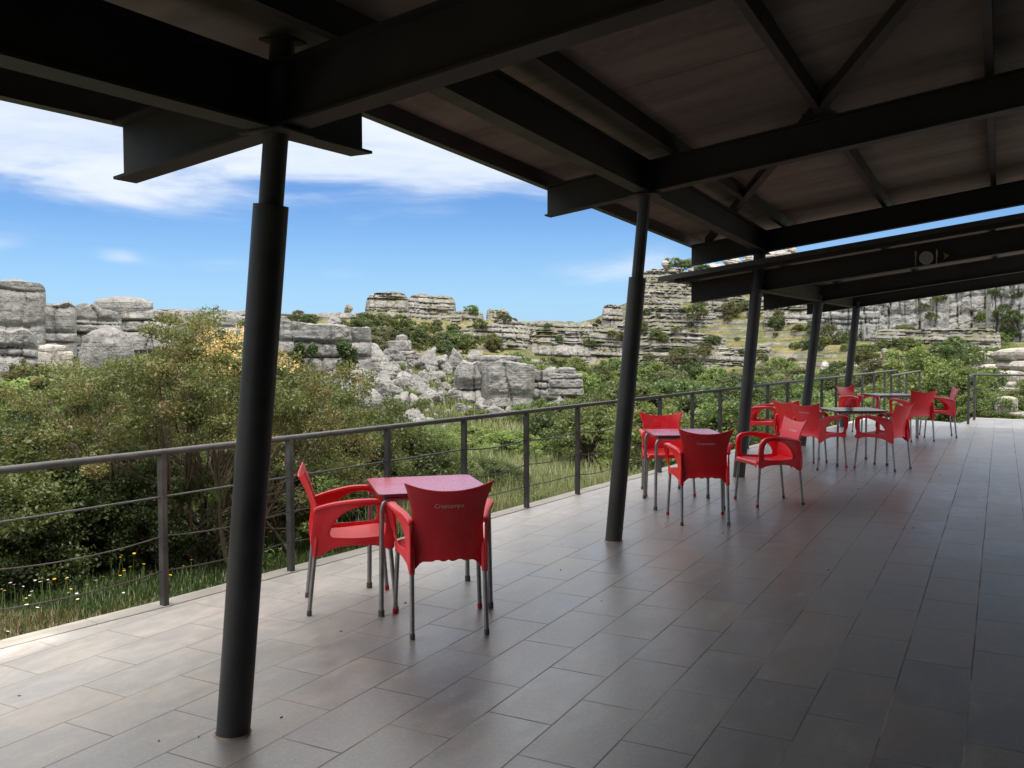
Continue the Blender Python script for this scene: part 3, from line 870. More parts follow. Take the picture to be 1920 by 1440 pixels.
proto_r, proto_f, proto_n = make_chair('rear'), make_chair('front'), make_chair(None)
used = set()
rc_ = random.Random(5)
def chair(proto, x, y, fx, fy, label):
    o = proto if proto.name not in used else copy_tree(proto)
    used.add(proto.name)
    o.location = (x, y, 0.0); o.rotation_euler = (0, 0, math.atan2(-fx, fy)); o['label'] = label
    red = rc_.choice(('red_plastic', 'red_plastic', 'red_plastic_faded', 'red_plastic_deep'))
    for c_ in o.children:
        if c_.material_slots and c_.material_slots[0].material and c_.material_slots[0].material.name.startswith('red_plastic'):
            c_.material_slots[0].link = 'OBJECT'; c_.material_slots[0].material = MAT[red]
    return o
R0 = RGT0[:2]; F0 = np.array((sy_, cy_))
chair(proto_r, -2.735, 4.295, -.64, .76, 'red armchair with its back turned, in front of the nearest red table')
chair(proto_n, -3.425, 4.370, .74, .67, 'red armchair seen from its side, left of the nearest red table')
chair(proto_n, -3.075, 9.17, .50, -.86, 'bright red armchair facing us behind the middle red table')
chair(proto_r, -2.335, 7.90, -.45, .89, 'red armchair with its back turned at the middle red table')
chair(proto_f, -1.995, 9.07, -.78, -.62, 'red armchair standing apart right of the middle table, turned to the railing')
chair(proto_n, -3.02, 13.42, .96, .05, 'red armchair beside the third column, turned right with its back to the railing')
chair(proto_r, -2.02, 11.98, .48, .88, 'red armchair with lettered back at the nearer grey table, by the fourth column')
chair(proto_n, -2.33, 12.42, .52, .85, 'red armchair mostly hidden behind another, at the nearer grey table')
chair(proto_n, -1.29, 12.24, -.93, .36, 'dark red shaded armchair turned left at the nearer grey table')
chair(proto_n, -2.17, 16.75, .86, -.50, 'red armchair facing us behind the farthest grey table')
chair(proto_n, -1.24, 16.02, -.62, .78, 'red armchair with its back turned at the farthest grey table')
chair(proto_n, -0.93, 16.85, -.97, -.22, 'red armchair at the far right of the farthest grey table, turned left')

# ------------------------------------------------------------------ tables
def make_table(top_mat):
    t = thing('table', 'square table', 'table', group='square tables with bent tube legs')
    a, r, n = .335, .045, 6
    ring = []
    for cx, cy, a0 in ((a - r, a - r, 0), (-a + r, a - r, 90), (-a + r, -a + r, 180), (a - r, -a + r, 270)):
        for k in range(n + 1):
            an = math.radians(a0 + 90 * k / n); ring.append((cx + r * math.cos(an), cy + r * math.sin(an)))
    m = len(ring); mb = MB()
    V = [(x * s, y * s, z) for s, z in ((.985, .684), (1.0, .688), (1.0, .700), (.992, .704)) for x, y in ring]
    mb.add(V, [tuple(range(m))[::-1], tuple(range(3 * m, 4 * m))] + [(l * m + i, l * m + (i + 1) % m, (l + 1) * m + (i + 1) % m, (l + 1) * m + i) for l in range(3) for i in range(m)])
    me = mb.mesh('table_top'); o = obj('table_top', me, [MAT[top_mat], MAT['edge_dark']], t)
    mi = np.ones(len(me.polygons), np.int32); mi[1] = 0; me.polygons.foreach_set('material_index', mi)
    for sx in (-1, 1):
        for sy in (-1, 1):
            pts = [(sx * .10, sy * .30, .672), (sx * .22, sy * .305, .672), (sx * .27, sy * .307, .668), (sx * .300, sy * .309, .648), (sx * .312, sy * .31, .61), (sx * .314, sy * .312, .55), (sx * .322, sy * .322, .004)]
            P = resamp(np.array(pts), 24); P[:, 2] = np.minimum(P[:, 2], .673)
            mb = MB(); mb.tube(P, .0145, 12); l = mb.build('leg', MAT['aluminium'], t, True)
            mb = MB(); mb.tube([(sx * .322, sy * .322, .0), (sx * .322, sy * .322, .035)], .0185, 12); mb.build('foot_cap', MAT['cap_grey'], l, True)
    mb = MB(); mb.box((-.30, -.30, .664), (.30, -.27, .683)); mb.box((-.30, .27, .664), (.30, .30, .683)); mb.build('frame', MAT['aluminium'], t)
    return t
tr, td = make_table('table_red'), make_table('table_dark')
def put(t, x, y, rz, label):
    t.location = (x, y, 0); t.rotation_euler = (0, 0, rz); t['label'] = label
put(tr, -3.096, 4.684, math.radians(43), 'pinkish red square table nearest the viewer, with two chairs')
put(copy_tree(tr), -2.716, 8.611, math.radians(29), 'red square table in the middle distance, between two facing chairs')
put(td, -1.70, 12.62, math.radians(30), 'grey topped square table near the fourth column, the nearer of the two grey ones')
put(copy_tree(td), -1.66, 16.62, math.radians(32), 'grey topped square table farthest along the terrace')

# ------------------------------------------------------------------ terrain
PCOL = [(-500, [(5, -.14), (8, -.45), (15, -.8), (22, -.6), (30, -.05), (45, 1.2), (70, 2.6), (110, 5.2), (150, 4.6), (300, 0)]),
        (0, [(5, -.14), (8, -.45), (15, -.8), (22, -.6), (30, -.05), (45, 1.2), (70, 2.6), (110, 5.4), (150, 4.8), (300, 0)]),
        (200, [(6, -.2), (10, -.5), (18, -.8), (28, -.5), (40, .5), (55, 1.5), (80, 3.4), (110, 5.5), (150, 5), (300, 0)]),
        (450, [(7, -.3), (15, -.8), (25, -.9), (35, -.5), (60, 1.3), (100, 4.8), (130, 4.9), (300, 0)]),
        (620, [(8, -.35), (15, -.9), (30, -.6), (40, .3), (60, 1.9), (110, 5.3), (150, 5), (300, 0)]),
        (800, [(10, -.4), (20, -.9), (28, -.85), (40, -.3), (60, .7), (90, 3.2), (130, 5.4), (170, 5), (300, 1)]),
        (950, [(10, -.4), (20, -1), (35, -1.2), (45, -.8), (70, .3), (100, 1.4), (112, 3), (125, 4.9), (170, 5), (300, 1)]),
        (1100, [(10, -.5), (20, -1.2), (40, -1.8), (70, -1.2), (100, .3), (110, 1.0), (120, 4.3), (200, 4), (300, 1)]),
        (1250, [(10, -.5), (20, -1.3), (30, -1.5), (60, -2), (90, -.5), (100, 1.5), (115, 6.6), (125, 10.2), (135, 11), (200, 10), (300, 4)]),
        (1400, [(10, -.6), (30, -1.5), (60, -1.8), (85, -.3), (95, 1.9), (105, 5.0), (120, 9.8), (130, 12.8), (200, 12), (300, 8)]),
        (1550, [(20, -1.2), (50, -1.5), (75, 0), (90, 2.8), (105, 5.8), (120, 9.5), (140, 15), (200, 14), (300, 8)]),
        (1700, [(20, -1.2), (40, -1), (60, .1), (80, 1.7), (100, 3.4), (110, 4.2), (118, 11), (140, 16), (220, 15), (300, 8)]),
        (1850, [(20, -1), (35, -.8), (60, .5), (90, 1.6), (106, 2.6), (114, 10), (140, 16), (220, 15), (300, 8)]),
        (2500, [(20, -1), (35, -.8), (60, .5), (90, 1.4), (106, 2.2), (114, 10), (140, 16), (220, 15), (300, 8)])]
AZT = np.linspace(-60, 60, 481); RT = np.exp(np.linspace(math.log(1.0), math.log(4000), 700))
caz = np.array([math.degrees(math.atan2(p - 960, F_PX)) for p, _ in PCOL])
prof = []
for (p, L), a in zip(PCOL, caz):
    L = [(0.5, -.6 if p > 1000 else -.14)] + L + [(600, -12), (5000, -60)]
    prof.append(np.interp(RT * math.cos(math.radians(a)), [q[0] for q in L], [q[1] for q in L]))
prof = np.array(prof)
ZT = np.array([np.interp(AZT, caz, prof[:, j]) for j in range(len(RT))]).T
ker = np.exp(-np.linspace(-2, 2, 13)**2); ker /= ker.sum()
ZT = np.apply_along_axis(lambda v: np.convolve(np.pad(v, 6, mode='edge'), ker, 'valid'), 0, ZT)
ker = np.exp(-np.linspace(-2, 2, 9)**2); ker /= ker.sum()
ZT = np.apply_along_axis(lambda v: np.convolve(np.pad(v, 4, mode='edge'), ker, 'valid'), 1, ZT)
EY = np.array([e[1] for e in EDGE]); EX = np.array([e[0] for e in EDGE])
def sstep(a, b, x):
    t = np.clip((x - a) / (b - a), 0, 1); return t * t * (3 - 2 * t)
def ground(x, y):
    x = np.asarray(x, float); y = np.asarray(y, float)
    lat = x * RGT0[0] + y * RGT0[1]; dep = x * sy_ + y * cy_
    az = np.degrees(np.arctan2(lat, dep)); r = np.hypot(lat, dep) + 1e-6
    ai = np.clip((az + 60) / 120 * 480, 0, 479.999); ri = np.clip(np.log(np.maximum(r, 1.0)) / math.log(4000) * 699, 0, 698.999)
    i = ai.astype(int); j = ri.astype(int); u = ai - i; v = ri - j
    z = ZT[i, j] * (1 - u) * (1 - v) + ZT[i + 1, j] * u * (1 - v) + ZT[i, j + 1] * (1 - u) * v + ZT[i + 1, j + 1] * u * v
    P = np.stack([x, y, np.zeros_like(x)], -1)
    amp = np.clip(r / 40, 0.05, 1.6)
    z = z + amp * (0.22 * fbm(P * 0.16, 3, 4) + 0.05 * fbm(P * 1.1, 9, 3) * (r > 6))
    # bedded limestone: the far slopes climb in ledges
    k = sstep(62, 84, r) * (1 - sstep(220, 320, r)) * sstep(-14, -4, az)
    st = 0.85 + 0.25 * vnoise(P * 0.03, 5)
    zz = z + 0.35 * fbm(P * 0.09, 21, 3)
    q = zz / st; fl = np.floor(q); fr = q - fl
    led = st * (fl + sstep(0.70, 0.97, fr) * 0.72 + 0.28 * fr)
    z = z * (1 - k) + (led - (zz - z)) * k
    # under and beside the terrace
    xe = np.interp(y, EY, EX)
    ins = sstep(-0.02, 0.35, x - xe) * (y < 21.4)
    near = (1 - sstep(0.0, 1.2, xe - x)) * (y < 21) * (y > -6)
    tgt = -0.10 - 0.05 * np.clip(y - 6, 0, 12)
    z = z * (1 - near) + np.minimum(z, tgt) * near * 0.35 + tgt * near * 0.65
    z = z * (1 - ins) + np.minimum(z, -0.75) * ins
    return z
def g1(x, y): return float(ground(np.array([x]), np.array([y]))[0])
_ks = np.exp(np.linspace(math.log(5.0), math.log(210), 2600))
def hit(px, py):
    P = np.array([0, 0, CAM_H]) + _ks[:, None] * ray(px, py)
    below = P[:, 2] < ground(P[:, 0], P[:, 1])
    i = int(np.argmax(below)) if below.any() else len(_ks) - 1
    return P[i], float(_ks[i])
def plan(px, d):
    w = np.array([0, 0, CAM_H]) + ray(px, 647) * d
    return w[0], w[1]

def build_terrain():
    azs = np.concatenate([np.linspace(-180, -46, 24)[:-1], np.linspace(-46, 46, 520), np.linspace(46, 180, 24)[1:-1]])
    rs = np.concatenate([np.exp(np.linspace(math.log(1.2), math.log(60), 170)), np.linspace(60.3, 150, 270), np.exp(np.linspace(math.log(153), math.log(3500), 36))])
    A, Rr = np.meshgrid(np.radians(azs), rs, indexing='ij')
    lat = Rr * np.sin(A); dep = Rr * np.cos(A)
    x = lat * RGT0[0] + dep * sy_; y = lat * RGT0[1] + dep * cy_
    z = ground(x, y)
    n, m = x.shape
    V = np.stack([x, y, z], -1).reshape(-1, 3)
    idx = np.arange(n * m).reshape(n, m); nx = np.roll(idx, -1, axis=0)
    q = np.stack([idx[:, :-1], idx[:, 1:], nx[:, 1:], nx[:, :-1]], -1).reshape(-1, 4)[:, ::-1]
    V = np.concatenate([V, [[0, 0, -0.8]]]); c = len(V) - 1
    tri = np.stack([idx[:, 0], np.full(n, c), nx[:, 0]], -1)[:, ::-1]
    o = obj('hillside', mesh_np('hillside', V, [q, tri], smooth=True), MAT['hillside'])
    tag(o, kind='structure')
build_terrain()

# ------------------------------------------------------------------ limestone
def strata_mesh(name, a, b, H, nb, seed, boxy=3.0, taper=0.22, bulge=0.03, groove=0.07, cracks=7, crack=0.16, rough=0.24, first=None, wob=0.10):
    r = np.random.default_rng(seed)
    per = 2 * math.pi * math.sqrt((a * a + b * b) / 2)
    size = min(a, b, H)
    n = int(np.clip(per / max(0.05 * math.sqrt(a * H), 0.06), 90, 420))
    th = np.linspace(0, 2 * math.pi, n, endpoint=False)
    c, s = np.cos(th), np.sin(th)
    sup = (np.abs(c)**boxy + np.abs(s)**boxy) ** (-1 / boxy)
    cx, cyv = a * c * sup, b * s * sup
    arc = np.stack([cx, cyv], -1)
    tk = np.exp(r.normal(0, 0.55, nb))
    if first: tk[0] = tk[1:].sum() * first / (1 - first) if nb > 1 else 1
    tk = tk / tk.sum() * H
    ca = r.uniform(0, 2 * math.pi, cracks); cw = r.uniform(0.02, 0.055, cracks) * min(1.0, 2.2 / math.sqrt(per))
    rings = []; z = 0.0
    seg = max(0.35 * H / nb, 0.12)
    for i in range(nb):
        f = i / max(1, nb - 1) if nb > 1 else 0
        sc_ = 1 - taper * f ** 1.3 + r.uniform(-.07, .07)
        shx, shy = r.uniform(-.04, .04) * a, r.uniform(-.06, .06) * b
        Pn = np.stack([cx / (H * .5) * 1.0, cyv / (H * .5), np.full(n, i * 7.3 + seed)], -1)
        off = wob * fbm(Pn * 0.8, seed + i, 3)
        # blocks along the bed: sharp joints
        blk = np.zeros(n)
        for k in range(cracks):
            j = ca[k] + r.normal(0, 0.02)
            d = np.abs((th - j + math.pi) % (2 * math.pi) - math.pi)
            blk -= crack * r.uniform(0.3, 1.0) * np.exp(-(d / cw[k])**2)
        block_id = np.searchsorted(np.sort(ca), th) % cracks
        jog = r.uniform(-.11, .11, cracks)[block_id]
        missing = (r.random(cracks) < 0.10 + 0.25 * f)[block_id] * (i > 0)
        jog = jog - 0.22 * missing
        R = sc_ + off + blk + jog * min(1.0, 1.2 * size / min(a, b))
        t = tk[i]; g_ = groove * r.uniform(.4, 1.3)
        for (u, e) in ((0.0, -g_), (0.07, -g_ * .35), (0.2, bulge * .5), (0.5, bulge), (0.8, bulge * .6), (0.93, -g_ * .3), (1.0, -g_)):
            rad = R + e * size / max(min(a, b), 1e-6)
            dz = 0.10 * t * vnoise(np.stack([cx / (t * 3), cyv / (t * 3), np.full(n, seed + i * 3.1 + u)], -1), seed)
            rings.append(np.stack([cx * rad + shx, cyv * rad + shy, z + t * u + dz * float(0 < u < 1)], -1))
        z += t
    last = rings[-1]
    for q_, dz in ((0.86, .05), (0.6, .10), (0.3, .13)):
        p = last.copy(); p[:, :2] = (p[:, :2] - p[:, :2].mean(0)) * q_ + p[:, :2].mean(0); p[:, 2] += dz * tk[-1]
        rings.append(p)
    V = np.concatenate(rings)
    V += rough * size * 0.35 * np.stack([fbm(V / size * 1.6 + k * 31, seed + k, 6, .58) for k in range(3)], -1) * np.array([1, 1, .5])
    m = len(rings)
    idx = np.arange(n * m).reshape(m, n); nx = np.roll(idx, -1, axis=1)
    q = np.stack([idx[:-1], nx[:-1], nx[1:], idx[1:]], -1).reshape(-1, 4)
    top = idx[-1]; V = np.concatenate([V, [V[top].mean(0)]])
    tri = np.stack([top, np.roll(top, -1), np.full(n, len(V) - 1)], -1)
    return mesh_np(name, V, [q, tri], smooth=False)

def ico(sub):
    import bmesh
    bm = bmesh.new(); bmesh.ops.create_icosphere(bm, subdivisions=sub, radius=1.0)
    V = np.array([v.co[:] for v in bm.verts]); Fc = np.array([[v.index for v in f.verts] for f in bm.faces]); bm.free()
    return V, Fc
ICO_V, ICO_F = ico(5)
def boulder_mesh(seed, groove=True):
    r = np.random.default_rng(seed)
    N = r.normal(size=(15, 3)); N /= np.linalg.norm(N, axis=1)[:, None]; N[:, 2] *= 0.75; N /= np.linalg.norm(N, axis=1)[:, None]
    dk = r.uniform(0.62, 1.0, 15)
    dots = np.maximum(ICO_V @ N.T, 0.02)
    cand = dk / dots
    k = 13.0
    rad = -np.log(np.exp(-k * np.minimum(cand, 6)).sum(1)) / k
    rad = np.clip(rad, .4, 1.3)
    V = ICO_V * rad[:, None]
    V *= np.array([1.0, r.uniform(.7, .95), r.uniform(.6, .85)])
    V += 0.07 * np.stack([fbm(V * 2.2 + 9 * j, seed + j, 5) for j in range(3)], -1)
    V += 0.022 * np.stack([fbm(V * 9 + 3 * j, seed + 40 + j, 3) for j in range(3)], -1)
    for q_ in range(3):      # joints splitting the block
        nn_ = r.normal(size=3); nn_[2] *= .5; nn_ /= np.linalg.norm(nn_)
        dd = V @ nn_ - r.uniform(-.35, .35) + .05 * vnoise(V * 2.5, seed + q_)
        V *= (1 - .13 * np.exp(-(dd / .03)**2))[:, None]
    if groove:
        for z0 in r.uniform(-.3, .45, 2):
            g_ = np.exp(-((V[:, 2] - z0 - 0.05 * vnoise(V * 1.5, seed)) / .045)**2)
            V[:, :2] *= (1 - 0.10 * g_)[:, None]
    return mesh_np('boulder', V, [ICO_F], smooth=True)

def outcrop(pxc, pyb, pyt, pw, d, nb, label, mat='limestone', seed=1, depth=0.8, name='rock_outcrop', group=None, sink=0.18, yaw=0.0, cat='rock formation', **kw):
    if mat in FARM:
        d = float(np.clip(hit(pxc, pyb)[1], d - 22, d + 8))
    w = at_depth(pxc, pyb, d)
    H = (pyb - pyt) / F_PX * d; a = pw / 2 / F_PX * d * 1.04
    sk = H * (sink if mat not in FARM else 0.4) + 0.15
    if kw.get('ck') and mat not in FARM:
        ck = dict(px=max(.045, d * .0011)); ck.update(kw['ck'])
        me = cliff_mesh(name, a, max(1.0, min(a * depth, 4.0)), H + sk, seed, **ck)
    elif mat in FARM:
        ck = dict(bed=max(.30, H / nb * .62), block=max(.8, H * .42), jag=min(.30, .10 * H + .05), setback=.45 + .7 * kw.get('taper', .2), px=max(.09, d * .00125))
        if mat == 'limestone_cliff': ck.update(bed=H * .34, block=.85, jag=.34, vert=.75, setback=.16, topvar=.1, env=.25)
        ck.update(kw.get('ck', {}))
        me = cliff_mesh(name, a, max(1.2, min(a * depth, 6.0)), H + sk, seed, **ck)
    else:
        me = strata_mesh(name, a, a * depth if depth < 10 else depth, H + sk, nb, seed, **kw)
    az = math.atan2(pxc - 960, F_PX)
    o = obj(name, me, MAT[mat])
    # push back so that the visible face stands at depth d
    back = a * depth * 0.6 if mat not in FARM and not kw.get('ck') else 0.0
    dirv = np.array([w[0], w[1]]); dirv /= np.linalg.norm(dirv)
    o.location = (w[0] + dirv[0] * back, w[1] + dirv[1] * back, w[2] - sk)
    o.rotation_euler = (0, 0, YAW * -1 - az + yaw)
    return tag(o, label, cat, group)

def cliff_mesh(name, a, depth, H, seed, bed=0.5, block=1.6, jag=0.32, setback=0.25, vert=0.0, topvar=0.13, env=0.55, px=0.14):
    r = np.random.default_rng(seed)
    n = int(np.clip(2.4 * a / px, 60, 420)); m = int(np.clip(H / px * 1.15, 24, 110))
    u = np.linspace(-1, 1, n)
    x = a * np.sin(u * math.pi / 2 * 0.985)
    # bed boundaries
    zb_ = [0.0]
    while zb_[-1] < H * 1.3: zb_.append(zb_[-1] + bed * math.exp(r.normal(0, .6)))
    zb_ = np.array(zb_)
    N1 = lambda f, k: fbm(np.stack([x * f, np.full(n, k * 7.7), np.full(n, seed * .37)], -1), seed + k, 4)
    ends = (1 - np.abs(u) ** 3.0)
    top = H * (1 - env + env * np.clip(ends, 0, 1) ** .5) * (1 + topvar * N1(2.2 / a, 1))
    tq = zb_[np.clip(np.searchsorted(zb_, top), 1, len(zb_) - 1)]
    tq = np.clip(tq, .86 * top, 1.04 * top)
    top = 0.6 * tq + 0.4 * top
    kw_ = max(3, int(n * min(.2, .5 * block / a))); kk = np.hanning(kw_ + 2)[1:-1]; kk /= kk.sum()
    top = np.convolve(np.pad(top, (kw_ // 2, kw_ - 1 - kw_ // 2), mode='edge'), kk, 'valid')
    top = np.clip(top, 0.12 * H, None)
    t = np.linspace(0, 1, m)
    Zs = t[:, None] * top[None, :]
    Xs = np.repeat(x[None, :], m, 0)
    tilt = 0.04 * Xs + 0.18 * bed * 2 * fbm(np.stack([Xs * .25, Zs * .1, np.zeros_like(Xs)], -1), seed + 5, 3)
    zz = Zs + tilt
    bi = np.clip(np.searchsorted(zb_, zz.ravel()) - 1, 0, len(zb_) - 2).reshape(zz.shape)
    bt = zb_[bi + 1] - zb_[bi]; fz = (zz - zb_[bi]) / bt
    boff = r.normal(0, 1, len(zb_))
    bw = block * np.exp(r.normal(0, .5, len(zb_))) * (bt * 0 + 1).mean()
    bph = r.uniform(0, 10, len(zb_))
    # vertical joints partly shared through the whole face
    wx = Xs + 0.25 * block * fbm(np.stack([Xs * .6 / block, zz * .5, np.zeros_like(Xs)], -1), seed + 7, 3)
    q1 = wx / bw[bi] + bph[bi]; k1 = np.floor(q1); f1 = q1 - k1
    q2 = wx / (block * 1.7); k2 = np.floor(q2); f2 = q2 - k2
    h1 = _h(k1.astype(np.int64), bi.astype(np.int64), np.zeros_like(bi), seed) * 2 - 1
    h2 = _h(k2.astype(np.int64), np.zeros_like(bi), np.zeros_like(bi), seed + 3) * 2 - 1
    edge = lambda f, w: np.exp(-(np.minimum(f, 1 - f) / w) ** 2)
    prot = jag * (0.55 * boff[bi] * (1 - vert) + 0.7 * h1 * (1 - .4 * vert) + (0.5 + 1.3 * vert) * h2)
    prot -= jag * (1.0 * edge(fz, .10) * (1 - .6 * vert) + (.5 + .4 * vert) * edge(f1, .07) + (.6 + .9 * vert) * edge(f2, .05))
    prot -= jag * .35 * (2 * fz - 1) ** 2
    prot += 0.45 * jag * fbm(np.stack([Xs * 1.3, zz * 2.2, np.full_like(Xs, seed * 1.7)], -1), seed + 11, 4)
    plan_y = depth * (1 - np.clip(1 - np.abs(x / a) ** 3.4, 0, 1) ** .4)[None, :]
    Y = plan_y + setback * Zs - prot * (0.4 + 0.6 * np.sqrt(np.clip(1 - (Xs / a) ** 2, 0, 1)))
    G = np.stack([Xs, Y, Zs], -1)
    # cap running back to the hill
    caps = []
    for k, dz in ((.25, .02), (.6, .0), (1.1, -.25), (1.8, -.9)):
        c = G[-1].copy(); c[:, 1] += depth * k * np.sqrt(np.clip(1 - (x / a) ** 2, 0.02, 1)); c[:, 2] += dz * top * .5 + .12 * bed * N1(1.5, 3 + int(k * 10)); c[:, 0] *= 1 - .04 * k
        caps.append(c)
    G = np.concatenate([G, np.array(caps)])
    M_ = len(G); idx = np.arange(M_ * n).reshape(M_, n)
    q = np.stack([idx[:-1, :-1], idx[:-1, 1:], idx[1:, 1:], idx[1:, :-1]], -1).reshape(-1, 4)
    return mesh_np(name, G.reshape(-1, 3), [q], smooth=False)
FARM = ('limestone_far', 'limestone_cliff')
